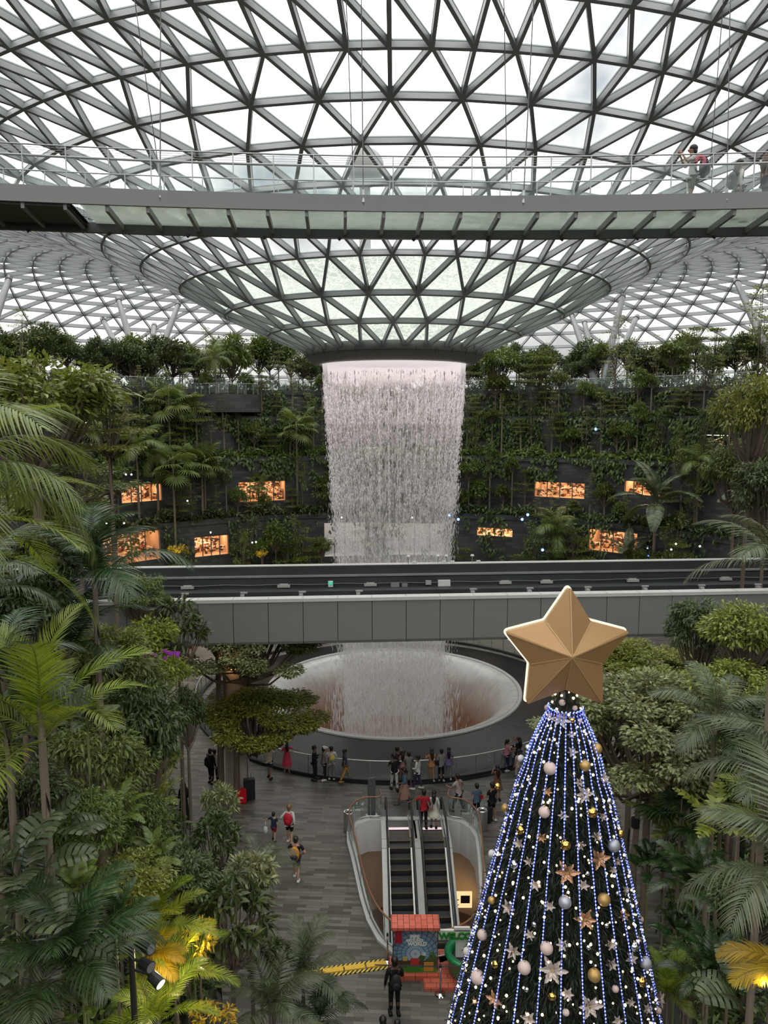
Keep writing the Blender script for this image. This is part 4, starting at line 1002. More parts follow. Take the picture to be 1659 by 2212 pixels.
FR = {
 'kentia': [frond('frond', 36, 2.3, .66, .040, 'palmdark', .75, -1.0, 1.0, .25, .5, .14, .016, s) for s in (1,2)],
 'areca': [frond('frond', 42, 2.2, .54, .030, 'bright', .5, -.8, 1.1, .45, .3, .12, .016, s) for s in (3,4)],
 'feather': [frond('frond', 46, 2.4, .66, .030, 'palm', .55, -1.2, .9, .25, .75, .1, .016, s) for s in (5,6)],
 'greyfeather': [frond('frond', 38, 2.3, .64, .038, 'palmgrey', .55, -1.0, .95, .25, .55, .1, .016, s) for s in (7,8)],
 'yellow': [frond('frond', 40, 2.0, .62, .055, 'yellow', .35, -.9, 1.0, .3, .4, .1, .016, 9)],
 'fan': [fan('frond', .75, .75, 22, 'palm', 2.35, .15, s) for s in (1,2)],
 'fandark': [fan('frond', .9, .8, 26, 'palmdark', 2.8, .2, s) for s in (3,4)],
 'paddle': [paddle('frond', .45, 2.3, .75, 30, 'palmgrey', .4, .95, -.75, .8, False, s) for s in (1,2)],
 'monstera': [paddle('leaf_blade', .75, .85, .85, 8, 'palmgrey', 0, 1.05, -.7, .5, True, s, .2) for s in (3,4)],
 'broad': [paddle('leaf_blade', .4, .6, .34, 10, 'dark', 0, 1.0, -.6, .6, False, s, .2) for s in (5,6)],
 'broadlight': [paddle('leaf_blade', .4, .55, .36, 10, 'mid', 0, 1.0, -.6, .6, False, s, .2) for s in (7,8)],
 'fern': [frond('frond', 34, 1.1, .17, .035, 'mid', .75, -.9, .8, .1, .2, .08, .008, s) for s in (11,12)],
 'broaddark': [paddle('leaf_blade', .4, .6, .34, 10, 'palmdark', 0, 1.0, -.6, .6, False, s, .2) for s in (5,6)],
 'ferndark': [frond('frond', 34, 1.1, .17, .028, 'palmdark', .75, -.9, .8, .1, .2, .08, .008, s) for s in (11,12)],
 'compound': [frond('frond', 9, 1.2, .26, .12, 'olive', .6, -.5, .6, .1, .2, .2, .01, s) for s in (13,14)],
}
def palm(name, label, cat, base, crown_z, kind, s, n=12, lo=-.45, hi=1.05, r=.07, seed=0, part='frond', group=None, bark='barkpale', yaw0=None, spread=2*PI, sr=.0):
    o = thing(name, label, cat, base, 0, group); rr = random.Random(seed*17+n); h = crown_z-base[2]; V_ = FR[kind]
    if h > .15: add_trunk(o, h, r, bark)
    y0 = rr.uniform(0,6.28) if yaw0 is None else yaw0-spread/2
    for i in range(n):
        c = link(part, V_[i % len(V_)], o); f = (i+.5)/n; ya = y0+(i*2.399963 if spread > 6 else spread*((i*.618) % 1)); pi_ = -(lo+(hi-lo)*f)+rr.uniform(-.12,.12)
        c.rotation_euler = (rr.uniform(-.2,.2), pi_, ya); k = s*rr.uniform(.85,1.1); c.scale = (k,k,k); c.location = (sr*math.cos(ya), sr*math.sin(ya), h+.12*s*f)
    return o
ORD = ['first','second','third','fourth','fifth','sixth','seventh','eighth','ninth','tenth','eleventh','twelfth','thirteenth','fourteenth','fifteenth','sixteenth','seventeenth','eighteenth','nineteenth','twentieth']
# ------------------------------------------------------------------ far terraces
def onT(px, R, z): p, a = hitR(px, 900, R); return Vector((p.x, p.y, z))
FP = [ # px, crown py, ring radius, ledge z, scale, frond kind, label
 (365, 872, 31.8, 13.5, 1.7, 'fan', 'tall fan palm with a straight bare trunk left of the stone balcony'),
 (398, 880, 32.2, 13.5, 1.3, 'fan', 'smaller fan palm half hidden behind the tall one left of the balcony'),
 (640, 925, 30.4, 7.9, 1.6, 'fan', 'lone fan palm with long bare trunk just left of the waterfall'),
 (370, 1012, 28.9, 0.0, 1.75, 'fan', 'fan palm whose crown hangs just right of the orange upper shop window'),
 (432, 1000, 30.2, 7.9, 1.6, 'fan', 'fan palm crown beside another, below and left of the stone balcony'),
 (176, 920, 30.6, 7.9, 1.7, 'fan', 'leftmost fan palm of the far terraces with a shaggy trunk'),
 (292, 975, 30.4, 7.9, 1.35, 'feather', 'slim feather palm standing before the orange upper shop window'),
 (335, 985, 30.2, 7.9, 1.2, 'feather', 'short feather palm with drooping fronds right of the orange shop window'),
 (468, 775, 33.0, 17.4, 1.0, 'feather', 'tall slim palm rising above the stone balcony in front of a leafy tree'),
 (555, 1045, 30.3, 7.9, .9, 'fan', 'small fan palm in front of the amber upper shop window'),
 (1515, 1000, 30.4, 7.9, 1.0, 'feather', 'small feather palm below the dark opening with the gold handrail'),
 (1210, 1150, 28.5, 0.0, 1.5, 'feather', 'drooping feather palm left of the shop beside the blue lights')]
for i, (px, py, R, z, s, k, lab) in enumerate(FP):
    b = onT(px, R, z); c = at(px, py, b.y); palm('fan_palm' if k == 'fan' else 'feather_palm', lab, 'palm', b, c.z, k, s, 15 if k == 'fan' else 12, -.9, 1.15, .10, i)
b = onT(1425, 28.0, 0.0); c = at(1428, 1098, b.y); palm('paddle_palm', 'giant paddle leaved palm with huge drooping leaves before the upper orange shop', 'palm', b, c.z, 'paddle', 1.75, 9, -.75, 1.0, .13, 3)
b = onT(1370, 27.4, 0.0); c = at(1360, 1216, b.y); palm('paddle_palm', 'smaller paddle leaved palm just above the bridge beside the blue lights', 'palm', b, c.z, 'paddle', 1.4, 7, -.2, 1.1, .13, 8)
b = onT(1690, 27.0, 0.0); c = at(1690, 1095, b.y); palm('paddle_palm', 'paddle leaved palm partly cut off by the right picture edge', 'palm', b, c.z, 'paddle', 1.7, 8, -.75, 1.0, .13, 4)
NAMES = {'round': ('dark round-crowned tree','round_tree'), 'bush': ('bushy green tree','bushy_tree'), 'tier': ('flat tiered tree','tiered_tree'), 'slim': ('slim columnar tree','columnar_tree'), 'wisp': ('wispy thin-leaved tree','wispy_tree')}
def terrace(R, z, level, kinds, step, hlo, hhi, slo, shi, seed, wins=(), psi=(-64, 60), gap=4.2):
    rr = random.Random(seed); cnt = {}
    spots = []; a = psi[0]
    while a < psi[1]:
        spots.append(a+rr.uniform(-.8,.8)); a += step*rr.uniform(.75,1.3)
    L = [a for a in spots if a < -gap][::-1]; Rr = [a for a in spots if a > gap]; MID = [a for a in spots if -gap <= a <= gap]
    for side, arr in (('left', L), ('right', Rr), ('behind', MID)):
        for i, a in enumerate(arr):
            k = rr.choice(kinds); v = rr.randrange(3); q = math.radians(a); win = any(w_[0]-.015 < q < w_[1]+.015 for w_ in wins)
            if win and rr.random() < .5: continue
            if level == 'top garden' and any(abs(a-c_) < 2.6 for c_ in (-22.5, 17.5)): continue
            RR = R+rr.uniform(-.35,.35); p = polar(RR, q, z); s = rr.uniform(slo,shi); h = rr.uniform(hlo,hhi)
            if win: h = .5; s *= .6; 
            if k in ('slim','wisp'): s *= .85; szz = s*1.25
            else: szz = s*rr.uniform(.85,1.15)
            cn = cnt[(side,k)] = cnt.get((side,k), 0)+1
            lab = '%s on the %s terrace, %s such tree %s the waterfall' % (NAMES[k][0], level, ORD[min(cn-1,19)], {'left':'left of','right':'right of','behind':'seen behind'}[side])
            tree(NAMES[k][1], lab, 'tree', p, z+h, k+str(v), s, szz, rr.uniform(.05,.085), group='trees on the %s terrace' % level, bark='barkpale' if rr.random() < .6 else 'bark')
terrace(27.6, 0.0, 'lowest', ['bush','tier','slim','bush','tier'], 2.3, 2.2, 5.2, 1.2, 2.0, 1, WINS[0])
terrace(30.1, 7.95, 'second', ['bush','slim','tier','wisp','bush'], 2.2, .6, 4.2, .9, 1.6, 2, WINS[1])
terrace(31.7, 13.55, 'third', ['slim','tier','wisp','bush','wisp'], 2.4, .6, 3.8, .8, 1.5, 3)
terrace(33.1, 17.45, 'fourth', ['bush','slim','tier','wisp'], 2.6, .3, 2.8, .9, 1.4, 4)
terrace(36.5, 20.0, 'top garden', ['round','bush','round','tier','wisp'], 2.9, .8, 2.6, 1.3, 2.1, 5, psi=(-66, 64), gap=3.4)
terrace(41.5, 20.0, 'rear garden', ['round','bush','round'], 2.8, .6, 2.6, 1.8, 2.7, 6, psi=(-60, 58), gap=3.2)
for px, py, Y, key, s, sz, lab in (
  (92, 735, 70, 'round1', 2.7, 2.4, 'dark domed tree standing highest on the left garden rim'),
  (290, 790, 76, 'round0', 2.2, 2.6, 'dark tree between the slanted props of the left column cluster'),
  (372, 775, 77, 'round2', 2.5, 2.4, 'broad dark tree right beside the left column cluster'),
  (500, 770, 78, 'bush1', 2.3, 3.0, 'tall leafy tree rising behind the rounded stone balcony'),
  (1080, 790, 78, 'bush0', 2.4, 2.2, 'leafy tree just right of the funnel collar on the garden rim'),
  (1165, 800, 77, 'tier1', 2.6, 1.8, 'spreading tiered tree between the collar and the right column cluster'),
  (1400, 780, 77, 'round0', 2.2, 2.2, 'dark dense tree right of the slanted column cluster'),
  (1330, 770, 73, 'wisp2', 2.0, 2.0, 'open spreading tree in front of the right column cluster'),
  (1465, 790, 74, 'bush2', 1.7, 1.8, 'light green palm-like tree on the rim far right of the waterfall'),
  (1640, 760, 66, 'wisp0', 2.6, 3.0, 'tall sparse tree at the right end of the garden rim')):
    c = at(px, py, Y); b = Vector((c.x, c.y, 20.0)); tree('garden_tree', lab, 'tree', b, max(20.4, c.z-sz*.75), key, s, sz, .1)
# creepers spilling over the walls (nobody could count them)
def creeper(R, z0, z1, a0, a1, n, seed, L, W, leaf, cover=.55, big=True):
    rg = np.random.default_rng(seed); a = np.radians(rg.uniform(a0,a1,n)); z = rg.uniform(0,1,n)
    f = np.sin(a*37+seed)+np.sin(a*91+2*seed)*.7+np.sin(a*17+z*3)*.8+np.sin(z*9+a*50)*.5
    keep = f+ (z-.5)*1.2 > (1-2*cover)*1.6; a, z = a[keep], z[keep]; n = len(a); zz = z0+(z1-z0)*z; r = R-.08-np.abs(rg.normal(0,.22,n))
    out = -np.stack([np.sin(a), np.cos(a), 0*a], 1); P = np.stack([AX+r*np.sin(a), AY+r*np.cos(a), zz], 1)
    D = norm(out*.55+np.array([0,0,-.75])+rg.normal(0,.4,(n,3))); U = norm(out+np.array([0,0,.6])+rg.normal(0,.25,(n,3)))
    return (strips if big else kites)(P, D, U, L*rg.uniform(.6,1.4,n), W*rg.uniform(.7,1.3,n))
def hedge(R, z, a0, a1, n, seed, hgt, L, W, dep=.6):
    rg = np.random.default_rng(seed); a = np.radians(rg.uniform(a0,a1,n)); h = rg.uniform(0,1,n)**.8*hgt*(.55+.45*np.sin(a*61+seed)*np.sin(a*23)); r = R+rg.uniform(-dep,dep,n)
    P = np.stack([AX+r*np.sin(a), AY+r*np.cos(a), z+np.abs(h)], 1); out = -np.stack([np.sin(a), np.cos(a), 0*a], 1)
    D = norm(out*.5+rg.normal(0,.6,(n,3))+np.array([0,0,.25])); U = norm(np.array([0,0,1.])+out*.4+rg.normal(0,.3,(n,3)))
    return strips(P, D, U, L*rg.uniform(.6,1.4,n), W*rg.uniform(.7,1.3,n), .4)
SIDES = (('left of', -68, -2), ('right of', -2, 66))
for side, a0, a1 in SIDES:
    for lv, R, z0, z1, n, cv0 in (('lowest', 29.5, 3.0, 7.9, 2600, .30), ('second', 31.0, 11.4, 13.6, 3200, .5), ('third', 32.5, 13.6, 17.4, 6800, .62 if a0 < -10 else .75), ('fourth', 34.0, 17.4, 19.9, 3600, .5)):
        V, T = creeper(R, z0, z1, a0, a1, n, len(lv)*3+int(a1)+100, .36, .2, 'ivy', cv0)
        tag(link('creeper', np_mesh('creeper', V, T, L_['ivy'])), 'dark creeper leaves covering the %s terrace wall %s the waterfall' % (lv, side), 'creeper', None, 'stuff')
    for lv, R, z, n, hg in (('lowest', 28.2, 0, 5200, 3.6), ('second', 30.0, 7.95, 4200, 1.25), ('third', 31.5, 13.55, 3400, 1.1), ('fourth', 33.0, 17.45, 3000, .9), ('top garden', 35.4, 20.0, 4200, 1.6)):
        V, T = hedge(R, z, a0, a1, n, len(lv)+int(a1)+100, hg, .42, .17, .75 if z else 1.6)
        tag(link('planter_shrubbery', np_mesh('planter_shrubbery', V, T, L_['mid' if len(lv) % 2 else 'dark'])), 'mixed low shrubbery in the %s terrace planter %s the waterfall' % (lv, side), 'shrubbery', None, 'stuff')
# coloured garden lights
def bulbs(name, label, cat, cells, mat, group=None, r=.11):
    for (px, py, R, lab) in cells:
        p, a = hitR(px, py, R); p = p
        mb = MB(); mb.ball((0,0,0), r, 8, 6); o = mb.build(name, mat); o.location = p; tag(o, lab, cat, group)
bulbs('garden_light', None, 'light', [(971,1113,27.2,'blue garden light just right of the waterfall, upper'),(990,1122,27.2,'blue garden light right of the waterfall on the dark wall, lower'),(1128,1122,27.0,'blue garden light under the shadowy ledge, left one'),(1140,1112,27.2,'blue garden light under the shadowy ledge, right one'),(1287,927,31.6,'blue garden light high on the creeper wall'),(1172,1188,26.6,'blue garden light low among bushes left of the shop')], M['blue'], 'blue garden lights', .13)
q, a_ = hitR(1398, 1175, 27.4); bl = thing('lit_bush_frame', 'tall cluster of blue fairy lights beside the lowest orange shop', 'light', (q.x, q.y, 0))
for i in range(34):
    mb = MB(); mb.ball((rnd.gauss(0,.35), rnd.gauss(0,.2), 2.3+abs(rnd.gauss(0,1.1))+.8), .06, 6, 4); mb.build('bulb', M['blue'], bl)
mb = MB(); mb.tube([(0,0,0),(0.05,0,3),(0,0,5.5)], .04, 5); mb.build('stake', M['black'], bl)
for i, (px, py, R) in enumerate([(185,912,30.7),(284,1025,29.3),(272,1025,29.3),(405,1082,29),(230,1130,28.9),(268,1130,28.9),(545,1172,26.5),(553,1171,26.5),(455,1150,26.8),(890,1118,27),(738,1118,27),(1460,1175,26.5),(1450,1187,26.2),(1512,1180,26.2)]):
    p, a = hitR(px, py, R); o = thing('spot_lamp', 'tiny white lamp on the far terraces, one of several alike', 'lamp', p, 0, 'tiny white terrace lamps')
    mb = MB(); mb.ball((0,0,0), .07, 8, 6); mb.build('bulb', M['whitespot'], o); mb = MB(); mb.tube([(0,.02,-.05),(0,.1,-.5)], .02, 5); mb.build('arm', M['black'], o)
for px, py, s_, lab in ((385,1190,1.0,'small bush lit bright yellow beside the lowest far shop'),(565,1195,.7,'low shrub lit yellow by the bridge, left of the waterfall')):
    p, a = hitR(px, py, 25.8); tree('lit_shrub', lab, 'shrub', (p.x,p.y,0), p.z-.3, 'yellow0', s_, s_, .04)
    ld = bpy.data.lights.new('garden_spot', 'POINT'); ld.energy = 35; ld.color = (1,.75,.35); ld.shadow_soft_size = .1; lo_ = bpy.data.objects.new('garden_spot', ld); COL.objects.link(lo_); lo_.location = p+Vector((0,-1.2,.4))
# ------------------------------------------------------------------ planted slopes beside the camera
XL = ([5,14,18,22,26,32,40,55,70],[-3.0,-3.4,-4.0,-5.2,-7.0,-9.6,-13,-21,-30]); XR = ([5,14,20,24,30,40,55,70],[5.6,7.0,8.2,9.3,11.8,15.5,22,31])
def hill(x, y):
    if x < 0: d = float(np.interp(y, *XL))-x; k = .95
    else: d = x-float(np.interp(y, *XR)); k = .85
    if d <= 0: return 0.0
    st = 1.6; q = d*k; stepz = math.floor(q/st)*st; f = (q-stepz)/st
    return min(19.5, .75+stepz+min(1, f*4 if f < .25 else 1)*st*.75+f*.25*st)
def hillmesh(name, sgn, lab):
    mb = MB(); ys = [4.5+i*.75 for i in range(76)]; nd = 44
    for y in ys:
        x0 = float(np.interp(y, *(XL if sgn < 0 else XR)))
        for j in range(nd):
            d = -.001+ (0 if j == 0 else .0) + j*.55 if j > 1 else (0 if j == 0 else .01)
            x = x0+sgn*d; mb.v.append((x, y, hill(x, y) if j > 0 else -.05))
    for i in range(len(ys)-1):
        for j in range(nd-1):
            a = i*nd+j; mb.f.append((a, a+1, a+nd+1, a+nd) if sgn > 0 else (a, a+nd, a+nd+1, a+1))
    return struct(mb.build(name, M['slope']), lab, 'slope')
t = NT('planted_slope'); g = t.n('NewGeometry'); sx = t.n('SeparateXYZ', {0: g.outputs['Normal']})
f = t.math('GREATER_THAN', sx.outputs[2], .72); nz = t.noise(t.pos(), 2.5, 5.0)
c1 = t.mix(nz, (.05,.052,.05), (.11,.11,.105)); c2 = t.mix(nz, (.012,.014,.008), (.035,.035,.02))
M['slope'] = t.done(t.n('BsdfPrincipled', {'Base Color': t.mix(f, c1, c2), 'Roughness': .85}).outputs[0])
hillmesh('wall_left', -1, 'stepped stone planter slope on the left side'); hillmesh('wall_right', 1, 'stepped stone planter slope on the right side')
def undergrowth(sgn, n, seed, label, leaf, L, W, ymin=9, ymax=48, dmax=17, hgt=1.1, nper=34):
    rg = np.random.default_rng(seed); C, R = [], []
    while len(C) < n:
        y = rg.uniform(ymin, ymax); d = rg.uniform(.15, dmax); x0 = float(np.interp(y, *(XL if sgn < 0 else XR))); x = x0+sgn*d
        z = hill(x, y)+rg.uniform(0, hgt); p = Vector((x,y,z)); u = x/(y*CP-(z-H)*SP)*F+CX
        if not -260 < u < 1920: continue
        if z > H+1.0 or (y < 11 and z > 14.0): continue
        C.append((x,y,z)); k = rg.uniform(.3,.65); R.append((k,k,k*.75))
    V, T = clump_leaves(rg, C, R, nper, L, W, out=.0, downw=.1, big=True); 
    return tag(link('undergrowth', np_mesh('undergrowth', V, T, L_[leaf])), label, 'undergrowth', None, 'stuff')
undergrowth(-1, 1100, 1, 'dense dark leafy undergrowth carpeting the left planted slope', 'dark', .30, .11)
undergrowth(-1, 620, 2, 'lighter fine leafy undergrowth scattered over the left planted slope', 'mid', .20, .075, hgt=1.6)
undergrowth(1, 1000, 3, 'dense dark leafy undergrowth carpeting the right planted slope', 'dark', .30, .11)
undergrowth(1, 560, 4, 'lighter fine leafy undergrowth scattered over the right planted slope', 'mid', .20, .075, hgt=1.6)
def crown(px, py, Y):
    c = at(px, py, Y); return c, Vector((c.x, c.y, hill(c.x, c.y)))
def T_(px, py, Y, key, s, lab, nm='leafy_tree', sz=None, r=.06, cat='tree', yaw=None, bark='bark', off=0.0):
    c, b = crown(px, py, Y); sz = sz or s
    return tree(nm, lab, cat, b, max(b.z+.05, c.z-sz*(.1 if key[:3] == 'umb' else .6)), key, s, sz, r, yaw, None, bark, None, off)
def P_(px, py, Y, kind, s, n, lab, nm='palm', lo=-.4, hi=1.1, r=.06, seed=0, part='frond', bark='barkpale', cat='palm', yaw0=None, spread=2*PI, minb=None):
    c, b = crown(px, py, Y); b.z = max(b.z, minb or -1); b.z = min(b.z, c.z)
    return palm(nm, lab, cat, b, c.z, kind, s, n, lo, hi, r, seed, part, None, bark, yaw0, spread)
# left side, upper part
T_(70, 860, 24, 'dense2', 3.0, 'large spreading leafy tree filling the upper left edge above the palms', 'spreading_tree', 2.2, .16, yaw=.5)
T_(235, 930, 25, 'tier0', 1.7, 'slender leafy bough reaching out before the leftmost fan palm', 'spreading_tree', 1.1, .07)
T_(165, 1010, 27, 'tier1', 2.1, 'olive leaved layered tree in front of the dark far terrace, above the dark kentia palm', 'layered_tree', 1.6, .08)
T_(120, 1100, 28, 'dense2', 2.0, 'grey green fine leaved tree behind the bright near fronds on the left edge', 'leafy_tree', 1.6, .08)
P_(-150, 1060, 10.5, 'feather', 1.1, 19, 'huge arching feather palm sweeping in from the left picture edge', 'feather_palm', -.5, 1.0, .11, 1)
P_(-150, 1190, 10.0, 'areca', 1.1, 15, 'bright yellow green palm low at the left picture edge under the sweeping palm', 'areca_palm', -.6, 1.0, .09, 2)
P_(205, 1265, 19, 'kentia', 1.2, 13, 'dark glossy kentia palm overlapping the left end of the grey bridge', 'kentia_palm', -.25, 1.15, .08, 3)
P_(150, 1420, 20, 'kentia', 1.2, 13, 'shadowy blue green palm behind the bright areca crown', 'kentia_palm', .0, 1.2, .07, 4)
P_(92, 1605, 12.5, 'areca', 1.12, 11, 'bright areca palm with tall upright fronds on a long bare trunk', 'areca_palm', -.25, 1.25, .085, 5)
P_(-40, 1290, 16, 'greyfeather', .9, 12, 'grey green feather palm at the picture edge below the yellow green palm', 'feather_palm', -.3, 1.0, .08, 6)
P_(10, 1480, 13, 'kentia', .8, 10, 'dark low palm on the picture edge behind the areca trunk', 'kentia_palm', -.3, .9, .07, 7)
T_(330, 1365, 25, 'bright0', 1.15, 'small tree with fresh yellow green leaves under the bridge end', 'young_tree', 1.0, .05)
T_(350, 1440, 24, 'bright0', 1.2, 'yellow green leafy sapling just above the dark drooping tree', 'young_tree', 1.2, .05)
T_(385, 1380, 27, 'rosette1', 1.2, 'dark glossy shrub-like tree between the sapling and the flat crowned tree', 'glossy_tree', 1.3, .06)
T_(405, 1550, 27, 'dense1', .8, 'dark small leaved tree against the left side of the pool fence', 'leafy_tree', 1.3, .06)
T_(250, 1500, 21, 'dense0', 1.7, 'broad tree with narrow hanging leaves behind the areca fronds', 'leafy_tree', 1.7, .09)
T_(305, 1610, 20, 'dense1', 1.3, 'dark tree with long drooping leaves beside the paved floor', 'drooping_tree', 1.9, .07)
T_(215, 1680, 17, 'dense0', 1.35, 'mid green drooping tree behind the areca trunk', 'drooping_tree', 1.6, .07)
T_(300, 1790, 18.5, 'dense0', .9, 'bushy tree with narrow leaves in front of the dark drooping tree', 'leafy_tree', 1.2, .06)
T_(470, 1395, 33.6, 'umbrella1', 3.1, 'wide flat crowned tree touching the underside of the bridge, upper of two', 'flat_crowned_tree', 2.4, .13, yaw=.3, off=1.3)
T_(508, 1540, 33.2, 'umbrella0', 2.9, 'wide flat crowned olive tree beside the round bridge column, lower of two', 'flat_crowned_tree', 2.4, .13, yaw=1.2, off=.85)
T_(475, 1735, 22, 'rosette0', .68, 'pale leaved rosette tree in front of the red suitcase', 'rosette_tree', .95, .06, yaw=1)
T_(465, 1830, 20.5, 'rosette1', .78, 'dark rosette leaved tree just below the pale rosette tree', 'rosette_tree', 1.0, .06)
T_(540, 1890, 18, 'rosette0', .72, 'pale rosette tree overhanging the paved walkway', 'rosette_tree', .9, .05, yaw=2)
T_(500, 2010, 17, 'rosette1', 1.1, 'dark rosette tree on a thin reddish trunk near the yellow lit leaves', 'rosette_tree', 1.25, .055)
T_(590, 2095, 17.5, 'rosette1', .62, 'low dark rosette shrub beside the yellow cable ramp', 'rosette_shrub', .6, .04, 'shrub')
T_(430, 2010, 15.5, 'yellow0', .52, 'small branch of leaves lit bright yellow by the spotlights, upper one', 'lit_shrub', .62, .025, 'shrub')
T_(455, 2190, 14.5, 'yellow0', .55, 'leaves lit bright yellow along the bottom edge of the picture', 'lit_shrub', .5, .025, 'shrub')
T_(60, 1750, 14, 'dense1', 1.0, 'dark leafy bush against the concrete planter wall, left edge', 'leafy_bush', 1.0, .05, 'bush')
T_(175, 1800, 15, 'dense0', 1.0, 'bush with narrow leaves right of the bare areca trunk', 'leafy_bush', 1.0, .05, 'bush')
T_(280, 1900, 15, 'dense2', .95, 'grey green bush above the spotlights', 'leafy_bush', .8, .05, 'bush')
T_(400, 1910, 17, 'dense1', .95, 'shadowy bush left of the thin reddish trunk', 'leafy_bush', .9, .05, 'bush')
P_(45, 1960, 11.8, 'monstera', 1.0, 9, 'large monstera with deeply cut leaves at the left edge, upper one', 'monstera', -.1, .9, .03, 10, 'leaf_blade', 'stem', 'monstera', minb=5.5)
P_(75, 2075, 11.5, 'monstera', .95, 8, 'monstera with cut leaves directly under another at the left edge', 'monstera', -.2, .8, .03, 11, 'leaf_blade', 'stem', 'monstera', minb=5.2)
P_(110, 1870, 13.5, 'monstera', .9, 8, 'monstera climbing beside the bare areca trunk', 'monstera', -.2, .9, .03, 12, 'leaf_blade', 'stem', 'monstera')
P_(155, 2120, 11.2, 'kentia', .80, 13, 'big dark feather palm spreading over the lower left corner', 'kentia_palm', -.15, 1.2, .06, 13, minb=5.6)
P_(70, 2230, 10.8, 'greyfeather', .7, 12, 'low palm fanning out along the bottom left corner', 'feather_palm', -.2, 1.0, .05, 14, minb=4.6)
P_(335, 2020, 15, 'areca', .72, 11, 'bright green palm lit from below just behind the spotlights', 'areca_palm', .15, 1.2, .05, 15)
P_(310, 2075, 14.4, 'yellow', .5, 4, 'palm frond cluster glowing golden right of the spotlights', 'lit_palm', .1, .5, .04, 16, yaw0=.2, spread=1.6)
P_(380, 2120, 15, 'areca', .68, 11, 'green feathery palm below the golden fronds', 'areca_palm', .0, 1.1, .05, 17)
P_(340, 2215, 13.5, 'areca', .62, 11, 'small pale palm at the bottom edge below the spotlights', 'areca_palm', -.1, 1.0, .05, 18)
P_(585, 2190, 16.5, 'greyfeather', .75, 11, 'palm with broad leaflets on the bottom edge left of the walkway', 'feather_palm', .0, 1.1, .05, 19)
P_(655, 2110, 18.2, 'greyfeather', .72, 10, 'palm with stubby leaflets overlapping the yellow cable ramp', 'feather_palm', .0, 1.2, .05, 20)
P_(690, 2215, 17.5, 'kentia', .65, 9, 'small dark palm at the bottom beside the walkway', 'kentia_palm', .0, 1.1, .05, 21)
P_(560, 1880, 20, 'greyfeather', .55, 8, 'small palm whose fronds reach over the paving near the walking family', 'feather_palm', -.2, .9, .04, 22)
P_(345, 1730, 22, 'compound', .8, 10, 'pale green compound leaved shrub under the drooping tree', 'compound_shrub', .0, 1.1, .03, 23, cat='shrub')
P_(250, 1790, 16, 'fern', 1.0, 14, 'feathery fern on the planter slope left of the drooping tree', 'fern', .0, 1.1, .03, 24, cat='fern')
P_(330, 1880, 17, 'fern', 1.0, 14, 'feathery fern beneath the bushy narrow leaved tree', 'fern', .0, 1.1, .03, 25, cat='fern')
P_(250, 2010, 13.5, 'ferndark', .9, 14, 'dark fern just left of the spotlight post', 'fern', .0, 1.1, .03, 26, cat='fern')
P_(190, 1590, 15, 'broad', 1.0, 12, 'broad leaved plant under the areca fronds', 'broad_leaf_plant', .0, 1.2, .03, 27, 'leaf_blade', 'stem', 'plant')
P_(20, 1620, 13, 'broad', 1.2, 12, 'broad glossy leaved plant on the picture edge left of the areca trunk', 'broad_leaf_plant', .0, 1.2, .03, 28, 'leaf_blade', 'stem', 'plant')
P_(420, 2080, 16, 'broad', 1.0, 10, 'dark broad leaved plant below the yellow lit branch', 'broad_leaf_plant', .0, 1.2, .03, 29, 'leaf_blade', 'stem', 'plant')
P_(170, 1960, 12.8, 'broadlight', .9, 12, 'light green climbing plant with rounded leaves beside the monsteras', 'climbing_plant', -.2, 1.1, .03, 30, 'leaf_blade', 'stem', 'plant')
P_(190, 2190, 11.2, 'broadlight', .7, 12, 'light green rounded leaf plant in the bottom left corner', 'climbing_plant', -.2, 1.1, .03, 31, 'leaf_blade', 'stem', 'plant', minb=5)
for px, py, lab in ((246,1412,'purple orchid spray beside the shadowy palm'),(379,1414,'purple orchid spray by the dark glossy tree'),(318,1414,'tiny purple orchid spray at the areca frond tip')):
    c = at(px, py, 22.5); o = thing('orchid', lab, 'flower', (c.x,c.y,hill(c.x,c.y)))
    h = c.z-hill(c.x,c.y)
    mb = MB(); mb.tube([(0,0,0),(.03,0,h*.6),(0,0,h)], .012, 5); mb.build('stem', M['stem'], o)
    for i in range(9):
        mb = MB(); x_, y_, z_ = rnd.gauss(0,.13), rnd.gauss(0,.08), h+rnd.gauss(0,.06)
        for q in range(5): a = q*1.257; mb.ball((x_+.035*math.cos(a), y_, z_+.035*math.sin(a)), .028, 6, 4, (1,.4,1))
        mb.build('blossom', pm('orchid_petal', (.45,.06,.55), .5, 0, .1), o)
# extra filling plants on the left slope, each with its own place
T_(300, 1290, 30, 'dense0', 1.3, 'leafy tree showing under the left end of the bridge beside the kentia palm', 'leafy_tree', 1.2, .06)
T_(40, 1340, 18, 'dense1', 1.3, 'dark leafy tree behind the upright areca fronds on the left edge', 'leafy_tree', 1.3, .06)
T_(230, 1400, 22, 'dense2', 1.3, 'olive bush-like tree among the purple orchids', 'leafy_tree', 1.2, .06)
T_(100, 1230, 20, 'dense1', 1.4, 'dark tree between the two kentia palms and the picture edge', 'leafy_tree', 1.2, .06)
T_(345, 1640, 26, 'dense2', .8, 'small olive tree behind the dark drooping tree, left of the woman in black robes', 'leafy_tree', 1.0, .05)
